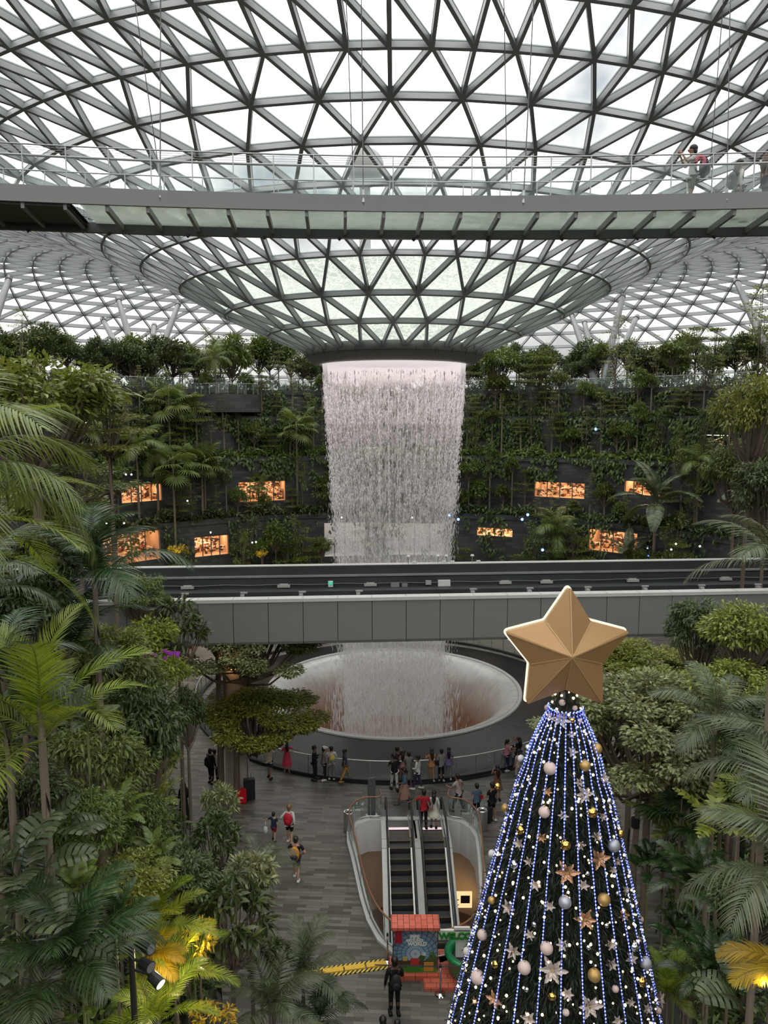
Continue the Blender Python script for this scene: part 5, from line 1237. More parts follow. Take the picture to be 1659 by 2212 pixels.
# right side
T_(1505, 1375, 24.5, 'dense1', 1.25, 'dark maple-like tree rising in front of the right end of the bridge', 'dark_tree', 1.35, .08)
T_(1610, 1360, 22.5, 'dense2', 1.5, 'lighter olive tree beside the dark one at the bridge right end', 'leafy_tree', 1.4, .08)
T_(1590, 1480, 21, 'dense2', 1.4, 'olive leafy tree under the lighter tree at the right edge', 'leafy_tree', 1.1, .07)
T_(1370, 1430, 29, 'umbrella0', 2.3, 'olive flat crowned tree peeping out behind the golden star', 'flat_crowned_tree', 1.9, .1, yaw=2)
T_(1405, 1590, 21.5, 'umbrella1', 3.0, 'large pale flat crowned tree right of the decorated tree, on two slim trunks', 'flat_crowned_tree', 2.6, .1, yaw=.2)
T_(1300, 1600, 24.0, 'umbrella1', 2.2, 'pale fine leaved tree half hidden by the top of the decorated tree', 'flat_crowned_tree', 1.6, .09, yaw=.9)
T_(1450, 1480, 26.5, 'dense2', 1.2, 'small leafy tree between the flat crowned trees and the dark one', 'leafy_tree', 1.0, .06)
P_(1545, 1560, 18, 'greyfeather', .8, 9, 'grey green palm pointing its fronds toward the golden star', 'feather_palm', -.1, 1.0, .06, 40)
P_(1600, 1620, 18, 'kentia', .7, 11, 'dark palm with reddish stalk on the right slope', 'kentia_palm', -.2, 1.1, .06, 41)
P_(1680, 1240, 12, 'greyfeather', .75, 11, 'grey palm reaching over the bridge from the right picture edge', 'feather_palm', -.2, 1.0, .06, 42)
P_(1700, 1690, 12, 'greyfeather', .85, 12, 'palm with pale drooping fronds entering from the right edge, upper one', 'feather_palm', -.3, 1.0, .07, 43)
P_(1690, 1800, 12.5, 'areca', .75, 11, 'bright green palm at the right edge between two grey palms', 'areca_palm', -.1, 1.0, .06, 44)
P_(1720, 1900, 10.5, 'greyfeather', .95, 11, 'large pale frond palm reaching toward the decorated tree from the right', 'feather_palm', -.35, .9, .07, 45)
P_(1730, 2110, 11, 'yellow', .62, 4, 'palm frond lit golden at the right picture edge', 'lit_palm', -.1, .5, .05, 46, yaw0=PI, spread=1.4)
P_(1470, 1775, 19, 'fandark', .7, 8, 'dark fan leaved palm beside the slim tree trunks', 'fan_palm', -.1, .9, .04, 47)
P_(1440, 1810, 19.5, 'compound', 1.15, 9, 'yellow green compound leaved shrub under the fan leaved palm', 'compound_shrub', .0, 1.0, .03, 48, cat='shrub')
P_(1540, 1800, 17, 'compound', 1.0, 9, 'olive compound leaved shrub right of the fan leaved palm', 'compound_shrub', .0, 1.0, .03, 49, cat='shrub')
P_(1400, 1900, 19, 'broaddark', 1.0, 16, 'cluster of dark broad leaves around the slim trunks', 'broad_leaf_plant', .0, 1.2, .03, 50, 'leaf_blade', 'stem', 'plant')
P_(1500, 1930, 16.5, 'ferndark', 1.3, 16, 'lush green fern in the middle of the right slope', 'fern', .0, 1.1, .03, 51, cat='fern')
P_(1580, 2000, 14.5, 'ferndark', 1.2, 16, 'dark fern below the large pale frond', 'fern', .0, 1.1, .03, 52, cat='fern')
P_(1460, 2040, 16.5, 'broaddark', .9, 13, 'dark broad leaved plant near the base of the slim trunk', 'broad_leaf_plant', .0, 1.2, .03, 53, 'leaf_blade', 'stem', 'plant')
P_(1530, 2130, 14, 'ferndark', 1.2, 16, 'dark fern in the lower right corner beside the ornaments', 'fern', .0, 1.1, .03, 54, cat='fern')
P_(1440, 2165, 15, 'areca', .55, 9, 'yellow green lit palm right beside the decorated tree at the bottom', 'areca_palm', .2, 1.2, .04, 55)
P_(1620, 2210, 12.5, 'monstera', .9, 8, 'monstera with cut leaves in the bottom right corner', 'monstera', -.1, .9, .03, 56, 'leaf_blade', 'stem', 'monstera', minb=4.0)
P_(1560, 1700, 19, 'fandark', .8, 9, 'shadowy fan palm under the dark reddish stalked palm', 'fan_palm', -.1, .9, .05, 57)
T_(1640, 1600, 18, 'dense1', 1.2, 'dark leafy tree at the right edge above the drooping fronds', 'leafy_tree', 1.2, .06)
T_(1600, 1720, 18, 'dense0', 1.0, 'mid green bush behind the right edge palms', 'leafy_bush', .9, .05, 'bush')
T_(1630, 1960, 14, 'dense1', .85, 'dark bush under the large pale frond at the right edge', 'leafy_bush', .8, .05, 'bush')
T_(1480, 2100, 15.5, 'dense0', .75, 'leafy bush at the lower right side right of the decorated tree', 'leafy_bush', .7, .04, 'bush')
T_(1625, 890, 38, 'dense2', 2.0, 'tall leafy tree climbing at the right edge below the dark opening', 'leafy_tree', 3.0, .09)
T_(1590, 1020, 40, 'dense0', 2.0, 'leafy tree before the far terraces at the right edge', 'leafy_tree', 2.2, .08)
T_(1655, 1080, 34, 'dense1', 1.9, 'dark leafy tree at the right edge beneath the tall climbing one', 'leafy_tree', 2.0, .08)
# second slim trunk of the large flat crowned tree
g0 = ground(1366, 1930); o = thing('slim_trunk', 'slim bare trunk beside the decorated tree, left one of a pair', 'tree', (8.0, 22.9, 0)); mb = MB(); mb.tube([(0,0,0),(-.05,0,3.5),(.15,.1,7.4)], [.13,.1,.07], 9); mb.build('trunk', M['bark'], o, True)
mb = MB(); mb.tube([(-.05,0,4.6),(-.05,0,4.9)], .135, 9); mb.build('dark_wrap', M['black'], o)
# spotlights among the plants
sp_ = at(285, 2070, 13.2); post = thing('spotlight_post', 'black post carrying three cylindrical garden spotlights among the palms', 'lamp', (sp_.x, sp_.y, hill(sp_.x, sp_.y)))
hz = sp_.z-hill(sp_.x, sp_.y); mb = MB(); mb.tube([(0,0,-.1),(0,0,hz+.25)], .06, 10); mb.build('pole', M['black'], post)
for (dx, dz, tl_) in ((.18,.32,.5),(.16,-.02,.2),(.34,-.28,-.6)):
    mb = MB(); d = Vector((.8,-.5,.35*tl_ - .1)).normalized(); c = Vector((dx,-.05,hz+dz)); mb.tube([c, c+d*.05, c+d*.26, c+d*.3], [.05,.1,.11,.115], 14); h_ = mb.build('lamp_head', M['black'], post, False)
    mb = MB(); mb.tube([c+d*.301, c+d*.305], .095, 14); mb.build('lens', M['warmspot'] if tl_ < 0 else pm('dull_lens', (.2,.2,.2), .2), h_)
    mb = MB(); mb.tube([(0,0,hz+dz*.8), c], .025, 6); mb.build('bracket', M['black'], post)
for px, py, Y, e in ((350,2075,13.6,28),(430,2040,15,14),(1650,2120,10.4,9),(452,2185,13.9,12)):
    ld = bpy.data.lights.new('garden_spot', 'POINT'); ld.energy = e; ld.color = (1,.78,.4); ld.shadow_soft_size = .08; lo_ = bpy.data.objects.new('garden_spot', ld); COL.objects.link(lo_); lo_.location = at(px, py, Y)
# ------------------------------------------------------------------ decorated tree
TX, TY = 3.44, 14.0
TP_Z = [0.3, 5.4, 6.87, 8.5, 10.46, 11.73, 12.3, 12.75]; TP_R = [3.1, 2.06, 1.73, 1.34, .85, .36, .16, .05]
def tr_r(z): return float(np.interp(z, TP_Z, TP_R))
xt = thing('christmas_tree', 'tall dark green decorated Christmas tree with blue light strings and a gold star', 'Christmas tree', (TX, TY, 0))
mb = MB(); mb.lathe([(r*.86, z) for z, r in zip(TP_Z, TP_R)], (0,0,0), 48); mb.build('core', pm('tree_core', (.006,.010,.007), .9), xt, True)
mb = MB(); mb.tube([(0,0,-.02),(0,0,.6)], .35, 16); mb.build('trunk', M['bark'], xt)
rg = np.random.default_rng(3); n = 52000
z = 5.0+(12.7-5.0)*(1-np.sqrt(rg.uniform(0,1,n))); lowz = rg.uniform(.3,5.0,9000); z = np.concatenate([z, lowz]); n = len(z)
az = rg.uniform(0,2*PI,n); r0 = np.interp(z, TP_Z, TP_R); rr_ = r0*rg.uniform(.80,1.0,n)
P = np.stack([rr_*np.sin(az), rr_*np.cos(az), z], 1); od = np.stack([np.sin(az), np.cos(az), 0*az], 1)
D = norm(od*.8+rg.normal(0,.5,(n,3))+np.array([0,0,-.35])); U = norm(np.array([0,0,1.])+rg.normal(0,.5,(n,3)))
V, T = kites(P, D, U, np.minimum(.17, r0*.25+.05)*rg.uniform(.6,1.3,n), .022+0*z)
link('needles', np_mesh('needles', V, T, L_['needle']), xt)
def tree_hit(px, py):
    d = ray(px, py)
    for i in range(800, 1900):
        Y = i*.01; t_ = Y/d.y; p = Vector((d.x*t_, Y, H+d.z*t_))
        if p.z < 12.75 and math.hypot(p.x-TX, p.y-TY) < tr_r(p.z): return p
    # silhouette miss: closest approach
    best, bp = 9e9, None
    for i in range(1200, 1600):
        Y = i*.01; t_ = Y/d.y; p = Vector((d.x*t_, Y, H+d.z*t_)); q = math.hypot(p.x-TX, p.y-TY)-tr_r(p.z)
        if q < best: best, bp = q, p
    return bp
def tcoord(X, Y): return 960+X/2.3733, 1480+Y/2.3733
# star
st = thing('star_topper', 'huge faceted matte gold star standing on top of the Christmas tree', 'star', (3.37, 13.85, 13.18), math.radians(4))
def starpts(R, r, rot=0.0):
    return [((R if i % 2 == 0 else r)*math.sin(i*PI/5+rot), (R if i % 2 == 0 else r)*math.cos(i*PI/5+rot)) for i in range(10)]
def rounded(P, k=5, frac=.085):
    out = []; n = len(P)
    for i in range(n):
        a, b, c = Vector(P[i-1]), Vector(P[i]), Vector(P[(i+1) % n]); f = frac if i % 2 == 0 else frac*.4
        p, q = b.lerp(a, f), b.lerp(c, f)
        for j in range(k+1): t_ = j/k; out.append(((1-t_)**2*p+2*t_*(1-t_)*b+t_*t_*q, i))
    return out
SO = rounded(starpts(1.24, .72, .015), 5, .11)
mb = MB(); n = len(SO); f_ = -.10
mb.v.append((0, -.42, 0)); 
for p, i in SO: mb.v.append((p.x, f_, p.y))
for i in range(n): mb.f.append((0, 1+i, 1+(i+1) % n))
mb.build('front_facets', pm('star_gold', (.40,.235,.105), .36, .35, .05, 1.5), st)
mb = MB()
for p, i in SO: mb.v += [(p.x*.985, -.09, p.y*.985), (p.x*.985, .10, p.y*.985)]
for i in range(n): j = (i+1) % n; mb.f.append((2*i, 2*i+1, 2*j+1, 2*j))
mb.v.append((0,.42,0)); k = 2*n
for i in range(n): mb.f.append((k, 2*((i+1) % n)+1, 2*i+1))
mb.build('back_shell', pm('star_back', (.40,.26,.12), .4, .4, .05), st)
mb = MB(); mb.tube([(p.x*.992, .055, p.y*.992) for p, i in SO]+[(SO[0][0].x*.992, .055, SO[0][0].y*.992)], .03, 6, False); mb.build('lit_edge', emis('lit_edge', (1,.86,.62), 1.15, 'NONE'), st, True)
mb = MB()
for i in range(10):
    q = starpts(1.19, .70, .015)[i]; mb.beam((0,-.42,0), (q[0], -.125, q[1]), .022, .012, (0,1,0))
mb.build('ridge', pm('star_ridge', (.50,.33,.16), .35, .4, .05), st)
mb = MB(); mb.tube([(0,.05,-1.1),(0,.05,-.5)], .05, 8); mb.build('mounting_pole', M['steel_dark'], st)
# LED strings
M['led'] = emis('led_blue', (.30,.38,1.0), 2.0, 'NONE'); M['ledwire'] = pm('led_tube', (.10,.12,.40), .4, 0, .1, 3, .5, (.06,.08,.9), .55)
NS = 27; cam_az = math.atan2(-TX, -TY)
vis = [k for k in range(NS) if abs(((k+.35)*2*PI/NS-cam_az+PI) % (2*PI)-PI) < math.radians(108)]
vis.sort(key=lambda k: ((k+.35)*2*PI/NS-cam_az+PI) % (2*PI)-PI)
for oi, k in enumerate(vis[::-1]):
    a = (k+.35)*2*PI/NS; path = []
    for zz in np.arange(12.02, 1.2, -.06):
        fr = min(1, (12.02-zz)/1.2); r_ = tr_r(zz)+.035+.06*math.sin(fr*PI); path.append(Vector((r_*math.sin(a), r_*math.cos(a), zz)))
    path = [Vector((.32*math.sin(a), .32*math.cos(a), 12.05))]+path
    s_ = thing('light_string', 'blue light string down the decorated tree, %s counting from its left side' % ORD[min(oi,19)], 'light string', (TX,TY,0), 0, 'blue light strings of the decorated tree')
    mb = MB(); mb.tube(path[::3], .0085, 5); mb.build('tube', M['ledwire'], s_)
    mb = MB()
    for p in path: 
        if p.z > 4.9: mb.ball(p+Vector((math.sin(a),math.cos(a),0))*.006, .015, 6, 4)
    o = mb.build('beads', M['led'], s_); o['kind'] = 'stuff'
# warm fairy lights on strands
M['fairy'] = emis('fairy_bulb', (1,.72,.38), 6.5, 'NONE')
bulbm = MB().ball((0,0,0), .021, 6, 4).mesh('bulb', M['fairy'], True)
for b_ in range(9):
    z1 = 12.4-.82*b_; z0_ = z1-.82 if b_ else 11.5
    s_ = thing('fairy_light_strand', 'strand of warm fairy lights winding round the decorated tree, %s ring from the top' % ORD[b_], 'fairy lights', (TX,TY,0), 0, 'warm fairy light strands')
    nn_ = [26,34,40,46,52,58,62,66,72][b_]; pts_ = []
    for i in range(nn_):
        f = i/nn_; a = cam_az+(f*2-1)*math.radians(110)*(1 if b_ % 2 else -1)+rnd.gauss(0,.10); zz = min(12.55, z1-(z1-z0_)*rnd.random())
        r_ = tr_r(zz)+.03; p = Vector((r_*math.sin(a), r_*math.cos(a), zz)); pts_.append(p)
        o = link('bulb', bulbm, s_); o.location = p; k = rnd.uniform(.7,1.35); o.scale = (k,k,k)
    mb = MB(); mb.tube(sorted(pts_, key=lambda p: math.atan2(p.x,p.y)), .004, 3); mb.build('wire', M['black'], s_)
# baubles
BT = {'pink': ('pale pink', pm('bauble_pink', (.62,.48,.45), .55, 0, .04)), 'white': ('pearly white', pm('bauble_white', (.62,.60,.56), .35, 0, .04)), 'gold': ('glittering gold', pm('bauble_goldglit', (.52,.34,.12), .5, .6, .3, 60)), 'silver': ('glittering silver', pm('bauble_silverglit', (.46,.47,.54), .5, .6, .3, 60)), 'goldshine': ('shiny gold', pm('bauble_gold', (.80,.50,.14), .08, 1.0, .02)), 'silvershine': ('shiny silver', pm('bauble_silver', (.82,.82,.82), .06, 1.0, .02))}
BL = [(605,95,17,'pink'),(533,122,15,'pink'),(665,121,14,'pink'),(548,163,15,'pink'),(687,185,14,'pink'),(650,182,16,'goldshine'),(445,333,24,'silvershine'),(402,380,18,'white'),(762,330,30,'gold'),(548,427,33,'pink'),(710,412,29,'gold'),(580,305,12,'silvershine'),(325,635,22,'gold'),(518,648,30,'pink'),(748,650,28,'goldshine'),(833,595,18,'silvershine'),(403,742,24,'goldshine'),(888,762,22,'goldshine'),(852,820,33,'silver'),(620,815,28,'goldshine'),(255,868,20,'white'),(370,918,23,'silvershine'),(538,955,12,'silvershine'),(730,962,12,'silvershine'),(252,1103,20,'gold'),(617,1105,33,'silver'),(806,1093,33,'gold'),(345,1118,14,'silvershine'),(463,1222,14,'silvershine'),(826,1228,13,'silvershine'),(995,1202,17,'pink'),(880,1065,11,'silvershine'),(912,943,9,'silvershine'),(208,1280,27,'pink'),(958,1335,26,'silvershine'),(735,1340,14,'silvershine'),(527,1340,33,'pink'),(1012,1422,32,'silver'),(130,1368,22,'white'),(417,1440,34,'pink'),(272,1428,20,'goldshine'),(760,1477,34,'gold'),(188,1495,36,'pink'),(995,1513,27,'goldshine'),(870,1552,18,'pink'),(425,1555,15,'silvershine'),(553,1588,22,'goldshine'),(1052,1558,14,'silvershine'),(622,1672,18,'pink'),(1085,1665,18,'pink'),(280,520,15,'goldshine')]
def where(X, Y):
    row = ['below the star','upper part','a third down','half way down','lower part','bottom edge'][0 if Y < 230 else 1 if Y < 560 else 2 if Y < 850 else 3 if Y < 1150 else 4 if Y < 1400 else 5]
    cx_, hw = 600, 60+Y*.30; f = (X-cx_)/hw
    return row, ('left flank' if f < -.75 else 'left side' if f < -.3 else 'middle' if f < .3 else 'right side' if f < .75 else 'right flank')
seen = {}
def uniq(lab):
    k = seen.get(lab, 0); seen[lab] = k+1; return k
def camdir(p): return (Vector((0,0,H))-p).normalized()
entries = {}
for i, (X, Y, r_, ty) in enumerate(BL): entries.setdefault((ty, 'small' if r_ < 16 else 'big' if r_ > 25 else 'mid-sized')+where(X, Y), []).append(i)
for key, ids in entries.items():
    ids.sort(key=lambda i: BL[i][1])
    for j, i in enumerate(ids):
        X, Y, r_, ty = BL[i]; p = tree_hit(*tcoord(X, Y)); zc = p.y*CP-(p.z-H)*SP; R = r_/2.3733*zc/F
        nrm_ = Vector((p.x-TX, p.y-TY, .25)).normalized(); c = p+nrm_*R*.55
        sfx = '' if len(ids) == 1 else (', upper one' if j == 0 else ', lower one' if j == 1 and len(ids) == 2 else ', %s from top' % ORD[j])
        o = thing('bauble', '%s %s bauble on the tree, %s, %s%s' % (key[1], BT[ty][0], key[2], key[3], sfx), 'bauble', c, 0, 'baubles on the decorated tree')
        mb = MB(); mb.ball((0,0,0), R, 20, 12); mb.build('ball', BT[ty][1], o, True)
        mb = MB(); mb.tube([(0,0,R*.96),(0,0,R*1.12)], R*.16, 8); mb.build('cap', M['stainless'], o)
FLW = [(595,180,48,'p'),(655,345,27,'p'),(530,545,26,'c'),(690,500,24,'p'),(715,560,45,'p'),(810,480,38,'p'),(610,668,26,'p'),(808,675,24,'p'),(500,782,26,'c'),(385,815,32,'p'),(695,820,28,'p'),(778,775,28,'p'),(435,905,26,'p'),(790,890,55,'c'),(880,905,25,'p'),(860,948,22,'p'),(628,960,60,'c'),(468,1025,30,'p'),(712,1025,30,'p'),(330,1140,38,'p'),(540,1132,30,'p'),(915,1180,32,'c'),(925,1050,24,'p'),(720,1200,55,'c'),(440,1280,28,'p'),(605,1330,34,'p'),(850,1330,30,'p'),(990,1300,22,'p'),(355,1365,42,'p'),(855,1432,32,'p'),(953,1400,36,'p'),(555,1460,70,'p'),(630,1580,34,'p'),(260,1610,45,'c'),(745,1645,60,'p'),(950,1625,26,'p'),(1035,1660,30,'p'),(1100,1610,40,'p'),(433,1710,40,'p'),(885,1720,28,'p'),(160,1620,20,'c'),(300,760,22,'p'),(650,255,20,'p')]
FM = {'p': ('pale', pm('petal_pale', (.50,.42,.39), .4, .25, .12, 20)), 'c': ('copper', pm('petal_copper', (.50,.27,.15), .35, .45, .15, 20))}
def flower_mesh(seed, m):
    r = random.Random(seed); mb = MB()
    for ring, (np_, L, tl_) in enumerate(((6, 1.0, .18), (5, .62, .5))):
        for i in range(np_):
            a = i*2*PI/np_+ring*.5+r.uniform(-.12,.12); l = L*r.uniform(.85,1.1); w = .22*l; e = Vector((math.cos(a), math.sin(a), 0)); s_ = Vector((-math.sin(a), math.cos(a), 0)); k = len(mb.v)
            for (t_, ww, zz) in ((0,.15,0),(.35,.95,.10),(.55,1.0,.12),(.62,.62,.1),(.8,.55,.06)):
                b_ = e*(l*t_)+Vector((0,0,tl_*t_*l+zz*.5)); mb.v += [tuple(b_+s_*w*ww), tuple(b_-Vector((0,0,.05*ww))), tuple(b_-s_*w*ww)]
            mb.v.append(tuple(e*l+Vector((0,0,tl_*l*.7))))
            for j in range(4): q = k+j*3; mb.f += [(q,q+1,q+4,q+3),(q+1,q+2,q+5,q+4)]
            q = k+12; mb.f += [(q,q+1,k+15),(q+1,q+2,k+15)]
    return mb.mesh('petals', m)
FMESH = {(t_, s): flower_mesh(s, FM[t_][1]) for t_ in 'pc' for s in (1,2,3)}
HEART = MB(); 
for i in range(7): HEART.ball((.07*math.cos(i), .07*math.sin(i), .14), .045, 6, 4)
HEART = HEART.mesh('heart', M['fairy'] if False else pm('flower_heart', (.7,.5,.2), .4, .5), True)
entries = {}
for i, (X, Y, r_, ty) in enumerate(FLW): entries.setdefault((ty, 'small' if r_ < 28 else 'large' if r_ > 43 else 'medium')+where(X, Y), []).append(i)
for key, ids in entries.items():
    ids.sort(key=lambda i: FLW[i][1])
    for j, i in enumerate(ids):
        X, Y, r_, ty = FLW[i]; p = tree_hit(*tcoord(X, Y)); zc = p.y*CP-(p.z-H)*SP; R = r_/2.3733*zc/F*1.08
        nrm_ = (Vector((p.x-TX, p.y-TY, .3)).normalized()+camdir(p)*.7).normalized()
        sfx = '' if len(ids) == 1 else (', upper one' if j == 0 else ', lower one' if j == 1 and len(ids) == 2 else ', %s from top' % ORD[j])
        o = thing('poinsettia', '%s %s poinsettia ornament on the tree, %s, %s%s' % (key[1], FM[ty][0], key[2], key[3], sfx), 'ornament', p+nrm_*.02, 0, 'poinsettias on the decorated tree')
        o.rotation_euler = nrm_.to_track_quat('Z', 'Y').to_euler(); o.scale = (R,R,R)
        link('petals', FMESH[(ty, i % 3+1)], o); link('heart', HEART, o)
# pink lamps of the collar ring
ld = bpy.data.lights.new('collar_lamp', 'AREA'); ld.shape = 'DISK'; ld.size = 6.6; ld.energy = 260; ld.color = (1,.62,.64)
lo_ = bpy.data.objects.new('collar_lamp', ld); COL.objects.link(lo_); lo_.location = (AX, AY, 20.9); lo_.rotation_euler = (0,0,0)
# ------------------------------------------------------------------ people
QUEUE = []
def skinned(name, verts, edges, radii, root, m, parent, sub=1):
    me = bpy.data.meshes.new(name); me.from_pydata([tuple(v) for v in verts], edges, []); o = bpy.data.objects.new(name, me); COL.objects.link(o)
    md = o.modifiers.new('skin', 'SKIN'); md.use_smooth_shade = True; md.branch_smoothing = .4
    sv = me.skin_vertices[0].data
    for i, r in enumerate(radii): sv[i].radius = r if isinstance(r, tuple) else (r, r)
    for i in range(len(verts)): sv[i].use_root = (i == root)
    if sub: s2 = o.modifiers.new('sub', 'SUBSURF'); s2.levels = sub; s2.render_levels = sub
    QUEUE.append((o, m)); o.parent = parent; return o
def cloth(c, rough=.75): return pm('cloth_%d_%d_%d' % tuple(int(x*255) for x in c), c, rough, 0, .15, 9.0, .25)
SKIN = {0: pm('skin_light', (.50,.30,.21), .5, 0, .05), 1: pm('skin_tan', (.34,.19,.12), .5, 0, .05), 2: pm('skin_brown', (.16,.085,.05), .5, 0, .05)}
ARMS = { # elbow, wrist relative to the shoulder; x outward, y forward, z up
 'down': ((.07,-.03,-.28),(.09,.05,-.53)), 'swing': ((.07,-.12,-.26),(.08,-.10,-.51)), 'swingf': ((.06,.10,-.26),(.04,.28,-.44)), 'phone': ((.05,.02,-.27),(-.08,.25,-.16)), 'photo': ((.08,.16,-.16),(-.06,.30,.10)),
 'rail': ((.09,.10,-.24),(.05,.33,-.24)), 'hip': ((.20,-.08,-.24),(.06,.06,-.38)), 'point': ((.08,.24,-.05),(.06,.48,.05)), 'hold': ((.10,.02,-.26),(.02,.22,-.30)), 'out': ((.22,.02,-.14),(.42,.06,-.22))}
def person(lab, pos, yaw, h=1.7, arms=('down','down'), stride=.0, top=(.3,.3,.3), sleeve='short', bottom='trousers', bcol=(.05,.05,.06), shoe=(.6,.6,.6), hair='short', hcol=(.012,.010,.010), skin=1, look=0.0, cap=None, fem=False, lean=0.0, pitchhead=0.0, noleg=False):
    s = h/1.75; root = thing('person', lab, 'person', pos, yaw); root.scale = (s,s,s)
    V, E, R = [], [], []
    def add(p, r, e=None): V.append(Vector(p)); R.append(r); i = len(V)-1; (E.append((e,i)) if e is not None else None); return i
    sh = .155 if fem else .18; ly = lean
    pel = add((0,0,.97), (.15,.115)); sp = add((0,ly*.3,1.13), (.125 if fem else .14,.10), pel); ch = add((0,ly*.7,1.31), (.15 if fem else .165,.11), sp); nb = add((0,ly,1.46), .062, ch)
    hx, hy = .0, ly+.02; hd = add((hx,hy+.01,1.555), .068, nb); hc = add((hx,hy+.015,1.63), (.082,.098), hd); ht = add((hx,hy,1.705), (.068,.08), hc)
    no = add((hx+math.sin(look)*.11, hy+.015+math.cos(look)*.115, 1.615), .014, hc)
    for sx in (-1,1): add((hx+sx*.092*math.cos(look), hy+.0-sx*.09*math.sin(look), 1.625), .016, hc)
    J = {}
    for sx, am in ((-1,arms[0]),(1,arms[1])):
        S0 = Vector((sx*sh, ly, 1.41)); e_, w_ = ARMS[am]; E0 = S0+Vector((sx*e_[0],e_[1],e_[2])); W0 = S0+Vector((sx*w_[0],w_[1],w_[2]))
        a = add(S0, .056, ch); b = add(E0, .041, a); c = add(W0, .027, b); d = (W0-E0).normalized(); side = d.cross(Vector((sx,0,0.01))); side = side.normalized() if side.length > .05 else Vector((0,1,0))
        pm_ = add(W0+d*.06, .030, c); J[sx] = (S0,E0,W0,d)
        for q in range(4):
            o_ = (q-1.5)*.019; l1 = [.042,.05,.048,.036][q]; kn = W0+d*.095+side*o_; f1 = add(kn, .0095, pm_); curl = Vector((-sx*.012,0,0)); f2 = add(kn+d*l1+curl, .0085, f1); add(kn+d*(l1+.022)+curl*2.2, .007, f2)
        t1 = add(W0+d*.035+side*.036, .011, pm_); add(W0+d*.07+side*.056+Vector((-sx*.01,0,0)), .009, t1)
    LG = {}
    for sx, sg_ in ((-1,1),(1,-1)):
        k = stride*sg_; H0 = Vector((sx*.088,0,.90)); K0 = Vector((sx*.095,.05+k*.20,.50)); A0_ = Vector((sx*.10,k*.42-(.0 if k >= 0 else .0),.085+(0 if k >= 0 else .06*abs(k)))); F0 = A0_+Vector((sx*.02,.15,-.045)); LG[sx] = (H0,K0,A0_,F0)
        a = add(H0, .088, pel); b = add(K0, .056, a); c = add(K0.lerp(A0_,.35)+Vector((0,-.02,0)), .053, b); d = add(A0_, .038, c); e = add(F0, (.036,.028), d)
    skinned('body', V, E, R, pel, SKIN[skin], root)
    tm = cloth(top); g = .016
    # upper garment
    V, E, R = [], [], []
    lowz = .86 if bottom != 'dress' else .95
    a0_ = add((0,0,lowz), (.175,.145)); a = add((0,0,.99), (.17,.135), a0_); b = add((0,ly*.3,1.13), (.145 if fem else .162,.122), a); c = add((0,ly*.7,1.31), (.168 if fem else .185,.128), b); d = add((0,ly,1.44), .078, c)
    for sx in (-1,1):
        S0,E0,W0,dd = J[sx]; q = add(S0, .07, c); 
        if sleeve == 'short': add(S0.lerp(E0,.75), .062, q)
        elif sleeve == 'long': q = add(E0, .054, q); add(E0.lerp(W0,.92), .041, q)
    skinned('shirt', V, E, R, 1, tm, root)
    bmt = cloth(bcol)
    if bottom in ('trousers','shorts','capri'):
        V, E, R = [], [], []; a = add((0,0,.99), (.158,.128))
        for sx in (-1,1):
            H0,K0,A0_,F0 = LG[sx]; b = add(H0, .102, a)
            if bottom == 'shorts': add(H0.lerp(K0,.85), .088, b)
            else: c = add(K0, .074, b); add(K0.lerp(A0_, .92 if bottom == 'trousers' else .5), .058, c)
        skinned(bottom if bottom != 'capri' else 'trousers', V, E, R, 0, bmt, root)
    else:
        zl = {'dress': .42, 'skirt': .30, 'robe': .04, 'minidress': .55}[bottom]; mb = MB(); k = stride*.22
        prof = [(.17,1.02),(.20,.9),(.23,.7),(.26,zl+.15),(.28 if bottom != 'robe' else .33,zl)]
        for i, (r_, z_) in enumerate(prof):
            f = (1.02-z_)/.8
            for j in range(18): a = 2*PI*j/18; mb.v.append(((r_+.012*math.sin(a*6)*f)*math.cos(a)*.95, (r_*.8+k*f*.6+.012*math.sin(a*5)*f)*math.sin(a), z_))
        for i in range(4):
            for j in range(18): p, q = i*18+j, i*18+(j+1) % 18; mb.f.append((p, q, q+18, p+18))
        mb.build('skirt' if bottom != 'robe' else 'robe', bmt, root, True)
    V, E, R = [], [], []
    mb = MB()
    for sx in (-1,1):
        H0,K0,A0_,F0 = LG[sx]; z_ = A0_.z-.085
        sm = MB(); P = [(-.05,-.09),(.05,-.09),(.058,.08),(.045,.19),(.0,.215),(-.045,.19),(-.058,.08)]
        for zz, k in ((0,1),(.03,1.02),(.065,.86),(.095,.5)):
            for x, y in P: sm.v.append((A0_.x+x*k+sx*.012, A0_.y+(y*k if zz < .06 else y*k-.03), z_+zz))
        for i in range(3):
            for j in range(7): p, q = i*7+j, i*7+(j+1) % 7; sm.f.append((p, q, q+7, p+7))
        sm.f.append(tuple(range(6,-1,-1))); sm.f.append(tuple(range(21,28)))
        sm.build('shoe', cloth(shoe, .5), root, True)
    # hair, eyes
    hm = pm('hair_%d' % int(hcol[0]*1000), hcol, .45, 0, .2, 20); mb = MB()
    bx_, by_ = -math.sin(look)*.02, -math.cos(look)*.03
    if hair != 'none':
        mb.ball((hx+bx_, hy+by_+.005, 1.675), .112, 14, 9, (.93,1.04,.95))
        mb.ball((hx+bx_*2.2, hy+by_*2.0-.005, 1.60), .092, 10, 7, (1.0,.75,1.0))
    if hair == 'long':
        mb.tube([(hx+bx_*3, hy-.075+by_, 1.66),(hx, hy-.115, 1.52),(hx, ly-.15, 1.36),(hx, ly-.155, 1.2)], [.085,.095,.085,.03], 10)
    if hair == 'bun': mb.ball((hx+bx_*4, hy-.12, 1.68), .05, 8, 6)
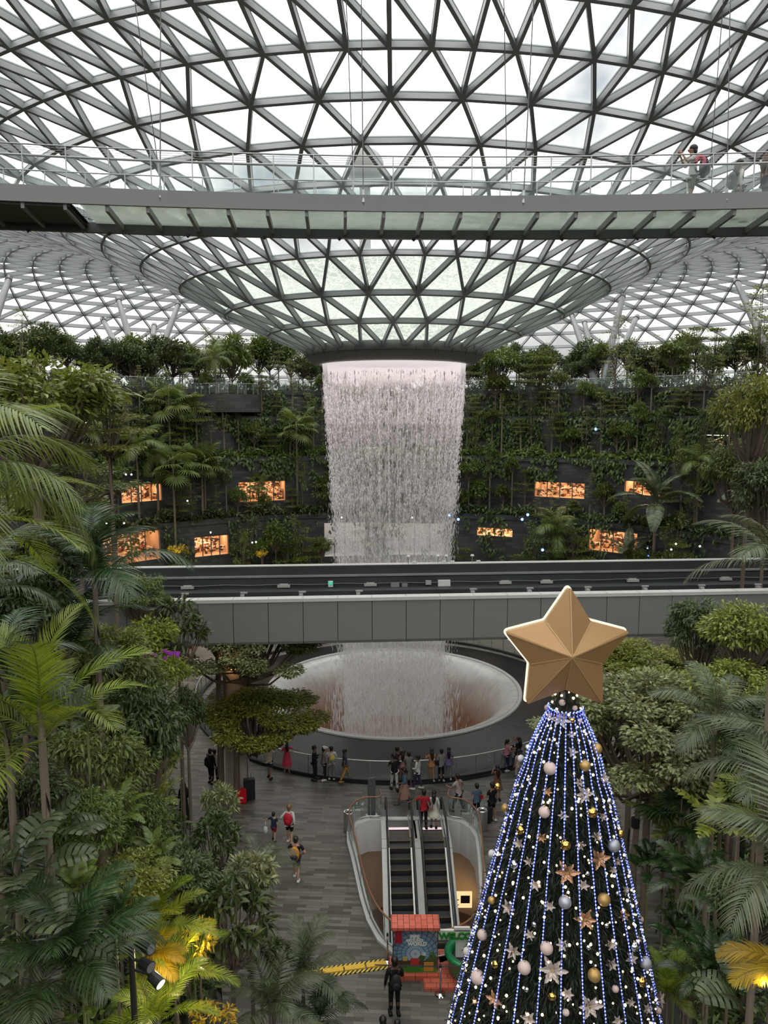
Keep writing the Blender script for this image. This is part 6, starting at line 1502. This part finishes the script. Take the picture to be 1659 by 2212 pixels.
    if hair == 'tail': mb.tube([(hx, hy-.09, 1.68),(hx, hy-.16, 1.60),(hx, hy-.16, 1.42)], [.03,.04,.015], 8)
    if hair == 'hood': mb.ball((hx, hy-.01, 1.64), .135, 14, 9, (1,1.05,1.15)); mb.tube([(0,ly,1.56),(0,ly-.01,1.40),(0,0,1.1)], [.13,.22,.25], 12)
    if hair != 'none': mb.build('hair' if hair != 'hood' else 'veil', hm if hair != 'hood' else cloth((.012,.012,.014)), root, True)
    if cap: mb = MB(); mb.ball((hx,hy,1.70), .118, 14, 8, (1,1.06,.75)); mb.box((hx,hy+.14,1.68), (.15,.12,.02)); mb.build('cap', cloth(cap), root, True)
    mb = MB()
    for sx in (-1,1): mb.ball((hx+sx*.032*math.cos(look)+math.sin(look)*.098, hy+.015+math.cos(look)*.098-sx*.032*math.sin(look), 1.638), .011, 6, 5)
    mb.build('eyes', M['black'], root)
    mb = MB(); mb.ball((hx+math.sin(look)*.098, hy+.012+math.cos(look)*.10, 1.575), .02, 8, 5, (1.2,.5,.35)); mb.build('mouth', pm('lips', (.35,.12,.10), .5), root)
    root['_J'] = 0; del root['_J']
    return root, s
def worn(name, label, cat, root, s, off, build):
    M_ = Matrix.Translation(root.location) @ Matrix.Rotation(root.rotation_euler.z, 4, 'Z') @ Matrix.Scale(s, 4)
    o = thing(name, label, cat, (M_ @ Vector(off)), root.rotation_euler.z); o.scale = (s,s,s); build(o); return o
def backpack(c1, c2=None, big=1.0):
    def f(o):
        mb = MB(); mb.ball((0,-.02,0), .2*big, 14, 10, (.85,.55,1.25)); mb.build('bag', cloth(c1, .6), o, True)
        mb = MB(); mb.ball((0,-.11,-.08), .13*big, 10, 8, (.95,.5,.9)); mb.build('pocket', cloth(c2 or c1, .6), o, True)
        for sx in (-1,1):
            mb = MB(); mb.tube([(sx*.1,.08,.20*big),(sx*.115,.19,.19),(sx*.12,.285,.08),(sx*.13,.2,-.12),(sx*.12,.06,-.16)], .018, 6); mb.build('strap', cloth(c2 or c1, .6), o, True)
    return f
def sidebag(c, sz=(.22,.1,.2), drop=.5):
    def f(o):
        mb = MB(); mb.box((0,0,0), sz); mb.ball((0,0,-.02), sz[0]*.5, 10, 8, (1,.55,.9)); mb.build('bag', cloth(c, .6), o)
        mb = MB(); mb.tube([(-sz[0]*.4,0,sz[2]*.5),(0,.0,sz[2]*.5+drop),(sz[0]*.4,0,sz[2]*.5)], .012, 6); mb.build('strap', cloth(c, .6), o, True)
    return f
def g4(X, Y, z=0.0): return ground(560+X/2.765, 1580+Y/2.765, z)
BK = (.012,.012,.014); NV = (.02,.03,.07); WH = (.62,.61,.59); GY = (.2,.2,.2)
AW = 0.0
person('man in a cream shirt and navy shorts photographing the waterfall by the pool fence', g4(62,280), -.2, 1.72, ('photo','photo'), .35, (.60,.52,.38), 'short', 'shorts', NV, BK, 'short', skin=1)
person('woman in a bright pink red dress with long dark hair leaning on the pool fence', g4(166,246), .3, 1.62, ('rail','out'), .2, (.62,.05,.10), 'short', 'dress', (.62,.05,.10), (.2,.1,.06), 'long', skin=1, fem=True)
r, s = person('person all in black looking at a phone near the pool fence', g4(330,290), -1.7, 1.75, ('phone','phone'), .1, BK, 'long', 'trousers', BK, BK, 'short', skin=2)
r, s = person('person in a white cap and mauve grey top beside the one all in black', g4(388,290), -.9, 1.68, ('photo','down'), .35, (.20,.17,.20), 'short', 'trousers', BK, WH, 'short', skin=1, cap=WH, fem=True)
r, s = person('person in a yellow and white jacket and grey jeans facing the pool', g4(432,288), .2, 1.70, ('rail','hold'), .1, (.50,.50,.50), 'long', 'trousers', (.16,.17,.19), WH, 'short', skin=1)
worn('backpack', 'yellow and grey backpack on the person in grey jeans by the pool', 'backpack', r, s, (0,-.22,1.2), backpack((.60,.45,.08), GY, .85))
person('woman in a patterned navy tunic and mustard trousers walking along the fence', g4(512,300), -1.2, 1.65, ('hold','swing'), .7, (.035,.045,.09), 'short', 'trousers', (.48,.28,.05), (.3,.18,.05), 'bun', skin=2, fem=True)
person('man in a black shirt and white trousers standing at the pool fence', g4(808,352), .3, 1.80, ('rail','down'), .35, BK, 'short', 'trousers', WH, BK, 'short', skin=2)
person('person in dark clothes at the fence behind the man in white trousers', g4(822,292), .1, 1.72, ('rail','point'), .0, (.03,.025,.03), 'short', 'trousers', BK, BK, 'short', skin=2)
person('woman in a pink top with black hair behind the one in the denim jacket', g4(860,300), -.3, 1.58, ('down','hold'), .1, (.55,.30,.30), 'short', 'trousers', (.30,.05,.06), BK, 'long', skin=2, fem=True)
person('woman in a long grey dress standing at the pool fence', g4(893,318), .2, 1.66, ('rail','rail'), .0, (.17,.17,.16), 'short', 'dress', (.17,.17,.16), (.4,.1,.1), 'bun', skin=1, fem=True)
person('woman in a denim jacket and floral skirt walking left past the escalator', g4(866,428), 1.75, 1.66, ('hold','swing'), .8, (.07,.13,.20), 'long', 'skirt', (.36,.20,.15), (.05,.07,.08), 'tail', skin=2, fem=True)
person('young man in a white long sleeved top and navy jeans', g4(946,345), 1.2, 1.70, ('hold','down'), .45, WH, 'long', 'trousers', (.03,.04,.07), WH, 'short', skin=2)
person('woman with long hair in an orange floral outfit by the pool fence', g4(1028,298), .2, 1.66, ('rail','hold'), .2, (.42,.20,.10), 'short', 'trousers', (.42,.20,.10), WH, 'long', skin=1, fem=True)
r, s = person('woman in a grey top and black trousers beside the one in purple', g4(1087,298), .2, 1.65, ('hold','rail'), .1, (.22,.21,.21), 'long', 'trousers', BK, WH, 'short', skin=1, fem=True)
worn('shoulder_bag', 'black shoulder bag hanging from the woman in grey top', 'bag', r, s, (-.24,.0,1.0), sidebag(BK, (.2,.09,.2), .36))
person('woman in a purple top and grey jeans with long dark hair', g4(1130,288), .0, 1.64, ('rail','down'), .15, (.17,.13,.30), 'short', 'trousers', (.18,.19,.21), WH, 'long', skin=1, fem=True)
person('person in a pink top and dark jeans pointing at the pool beside the tree', g4(1478,235), -1.1, 1.64, ('point','hold'), .2, (.50,.22,.27), 'short', 'trousers', NV, WH, 'tail', skin=1, fem=True)
person('person in black with raised arm partly behind the decorated tree', g4(1545,222), .8, 1.66, ('hold','photo'), .1, BK, 'short', 'trousers', BK, BK, 'long', skin=1, fem=True)
person('child in blue trousers between the pink top and the decorated tree', g4(1512,212), -.8, 1.15, ('hold','hold'), .1, (.45,.45,.45), 'short', 'trousers', (.06,.08,.25), WH, 'short', skin=1)
person('woman in a rust brown dress behind the man in black', g4(1420,408), .1, 1.66, ('photo','photo'), .2, (.17,.075,.035), 'short', 'minidress', (.17,.075,.035), BK, 'long', skin=1, fem=True)
person('pale dressed person mostly hidden behind the decorated tree', g4(1548,300), .4, 1.62, ('down','hold'), .1, (.5,.38,.35), 'short', 'trousers', (.5,.45,.42), WH, 'long', skin=1, fem=True)
person('man in a plaid shirt and navy jeans leaning on the escalator balustrade', g4(1190,482), .9, 1.76, ('rail','hip'), .55, (.42,.35,.33), 'short', 'trousers', (.025,.035,.065), BK, 'short', skin=1, lean=.08)
r, s = person('woman in a blue top behind the litter bin', g4(1297,520), .1, 1.62, ('hold','hold'), .1, (.08,.13,.20), 'short', 'trousers', BK, BK, 'bun', skin=0, fem=True)
worn('handbag', 'small red bag carried by the woman in the blue top', 'bag', r, s, (.26,.1,1.0), sidebag((.6,.03,.06), (.16,.08,.16), .15))
person('man in black shirt and shorts standing next to the litter bin', g4(1388,532), .55, 1.74, ('hold','down'), .25, BK, 'short', 'shorts', BK, WH, 'short', skin=1)
mb = MB(); cs = g4(1362,545); o = thing('suitcase', 'black upright suitcase between the bin and man in black', 'suitcase', cs, .3); mb.box((0,0,.38), (.38,.25,.62)); mb.build('shell', M['black'], o); mb = MB(); mb.tube([(-.12,.1,.68),(-.12,.1,1.0),(.12,.1,1.0),(.12,.1,.68)], .015, 6); mb.build('handle', M['stainless'], o)
r, s = person('man in a red polo shirt at the top of the escalator', g4(982,578,.06), .1, 1.74, ('out','down'), .1, (.42,.02,.035), 'short', 'trousers', BK, BK, 'short', skin=2)
worn('crossbody_bag', 'dark crossbody bag on the man in the red polo shirt', 'bag', r, s, (.22,.05,.98), sidebag((.03,.02,.02), (.2,.1,.22), .5))
r, s = person('woman in a white top with very long black hair beside the man in red', g4(1042,575,.06), -.1, 1.66, ('down','down'), .1, WH, 'long', 'minidress', (.60,.56,.46), BK, 'long', skin=1, fem=True)
worn('shoulder_bag', 'dusty pink shoulder bag on the woman in the white top', 'bag', r, s, (-.12,-.2,1.05), sidebag((.30,.16,.14), (.2,.1,.16), .35))
r, s = person('boy in a navy vest and red shorts walking with a white bag', g4(88,655), -.15, 1.27, ('out','swing'), .55, NV, 'short', 'shorts', (.30,.02,.035), BK, 'short', skin=0)
worn('plastic_bag', 'white translucent plastic bag in the hand of the boy in red shorts', 'bag', r, s, (-.50,.05,.72), lambda o: (MB().ball((0,0,-.1), .17, 12, 8, (.75,.5,1.4)).build('bag', pm('plastic_bag', (.72,.74,.74), .4, 0, .06), o, True), MB().tube([(0,0,.12),(0,0,.26),(.0,.02,.42)], [.05,.02,.015], 6).build('handle', pm('plastic_bag', (.72,.74,.74), .4, 0, .06), o, True)))
r, s = person('woman in white long sleeves and black shorts walking beside the boy', g4(182,672), -.1, 1.72, ('hip','swing'), .4, WH, 'long', 'shorts', BK, WH, 'bun', (.22,.12,.05), 0, fem=True)
worn('backpack', 'big red backpack worn by the woman in white sleeves', 'backpack', r, s, (0,-.24,1.22), backpack((.50,.015,.04), (.38,.01,.03), 1.12))
r, s = person('man in a black shirt and grey shorts walking behind the family', g4(222,885), -.1, 1.74, ('hip','hip'), .45, BK, 'short', 'shorts', (.10,.11,.13), WH, 'short', (.03,.02,.012), 0)
worn('backpack', 'orange and navy backpack worn by the man in grey shorts', 'backpack', r, s, (0,-.24,1.2), backpack((.62,.27,.03), (.03,.04,.06), 1.15))
r, s = person('tall man all in black facing the poster booth', g4(808,1690), .15, 1.82, ('down','phone'), .05, BK, 'long', 'trousers', BK, BK, 'short', skin=2)
worn('backpack', 'small dark grey backpack on the tall man in black', 'backpack', r, s, (0,-.22,1.2), backpack((.03,.03,.032), (.03,.03,.032), .85))
r, s = person('person with black vest over white sleeves at the bottom picture edge', ground(827, 2322), .15, 1.70, ('hold','hold'), .1, BK, 'none', 'trousers', BK, BK, 'short', skin=1)
worn('backpack', 'white backpack with black straps on the person at the bottom edge', 'backpack', r, s, (0,-.24,1.22), backpack((.6,.6,.58), BK, 1.1))
person('person with black hair and a white top at the bottom edge, further right', ground(858, 2318), .0, 1.55, ('hold','hold'), .1, WH, 'short', 'trousers', BK, BK, 'short', skin=1, fem=True)
r, s = person('person in black standing behind the trunk of the olive flat crowned tree', ground(456, 1692), -.4, 1.74, ('photo','down'), .1, BK, 'long', 'trousers', BK, BK, 'short', skin=1)
worn('backpack', 'black backpack on the person behind the olive tree trunk', 'backpack', r, s, (0,-.22,1.2), backpack(BK, BK, 1.0))
person('person in a white shirt beside the round bridge column', ground(465, 1690), .5, 1.66, ('down','hold'), .1, WH, 'short', 'trousers', BK, BK, 'short', skin=1)
person('woman in long black robes walking alone on the paving', ground(398, 1770), 1.2, 1.68, ('hold','hold'), .2, BK, 'long', 'robe', BK, BK, 'hood', skin=1, fem=True)
person('person in a white top on the far paving beyond the flat crowned trees', ground(421, 1467), .6, 1.70, ('hold','down'), .2, WH, 'long', 'trousers', (.4,.35,.35), WH, 'short', skin=1)
person('person in orange red shorts near the bushes beyond the bridge column', ground(413, 1418), 1.2, 1.66, ('hold','down'), .35, (.3,.1,.06), 'short', 'shorts', (.45,.10,.04), WH, 'short', skin=1)
person('dark dressed person walking under the pale flat crowned tree', ground(1319, 1465), .5, 1.72, ('swing','swingf'), .4, BK, 'long', 'trousers', BK, BK, 'short', skin=1)
# luggage by the column
def luggage(name, lab, px, py, col, hgt, wd, rz, nm='suitcase'):
    g = ground(px, py); o = thing(name, lab, nm, g, rz); mb = MB(); mb.box((0,0,hgt/2+.05), (wd,.26,hgt)); mb.ball((0,0,hgt*.5+.05), .5*wd, 12, 8, (1.02,.56,hgt/wd*.98)); mb.build('shell', cloth(col, .45), o)
    mb = MB(); mb.tube([(-.1,.1,hgt),(-.1,.1,hgt+.25),(.1,.1,hgt+.25),(.1,.1,hgt)], .014, 6); mb.build('handle', M['stainless'], o)
    for sx in (-1,1): mb = MB(); mb.tube([(sx*wd*.4-.02,0,.03),(sx*wd*.4+.02,0,.03)], .03, 8); mb.build('wheel', M['black'], o)
luggage('suitcase', 'bright red suitcase standing behind the pale rosette tree', 522, 1735, (.55,.01,.02), .62, .42, .3)
luggage('trolley_bag', 'tall black travel pack standing behind the red suitcase', 539, 1727, (.02,.02,.022), .95, .5, .3, 'bag')
# on the footbridge
def fbp(px, r): p = cb_pt(px, RB+r, DK); return p
r, s = person('boy in a white shirt and grey shorts photographing on the glass footbridge', fbp(1493, .55), 1.35, 1.72, ('photo','photo'), .12, (.62,.62,.61), 'short', 'shorts', (.28,.29,.25), BK, 'short', skin=1, lean=.02)
worn('backpack', 'navy backpack on the boy photographing from the glass footbridge', 'backpack', r, s, (0,-.25,1.17), backpack((.015,.018,.04), (.015,.018,.04), 1.15))
worn('neck_pillow', 'coral pink neck pillow clipped to the navy backpack on the footbridge', 'pillow', r, s, (-.2,-.14,1.26), lambda o: MB().tube([(0,.10*math.cos(a)+.0,.12*math.sin(a)) for a in [(-.2+i*.28) for i in range(19)]], .05, 10).build('cushion', cloth((.72,.17,.20)), o, True))
r, s = person('woman in a white blouse and black skirt strolling along the footbridge', fbp(1592, 1.45), -1.35, 1.60, ('down','swing'), .6, (.58,.56,.54), 'long', 'capri', (.06,.07,.08), BK, 'long', skin=1, fem=True)
worn('backpack', 'grey backpack on the woman in the white blouse on the footbridge', 'backpack', r, s, (0,-.23,1.12), backpack((.10,.11,.13), (.10,.11,.13), 1.05))
r, s = person('woman in a dusty pink top at the right end of the footbridge', fbp(1652, 1.2), -1.35, 1.66, ('down','hold'), .5, (.42,.27,.24), 'short', 'trousers', (.07,.08,.10), BK, 'long', (.10,.05,.03), 1, fem=True)
worn('shoulder_bag', 'navy bag hanging from the woman in dusty pink on the footbridge', 'bag', r, s, (.2,-.2,.9), sidebag((.04,.05,.08), (.26,.12,.3), .45))
# turn every skin graph into a plain mesh
bpy.context.view_layer.update(); dg = bpy.context.evaluated_depsgraph_get()
done = []
for o, m in QUEUE:
    me = bpy.data.meshes.new_from_object(o.evaluated_get(dg)); me.materials.clear(); me.materials.append(m); me.polygons.foreach_set('use_smooth', [True]*len(me.polygons)); done.append((o, me))
for o, me in done:
    o.modifiers.clear(); old = o.data; o.data = me; bpy.data.meshes.remove(old)
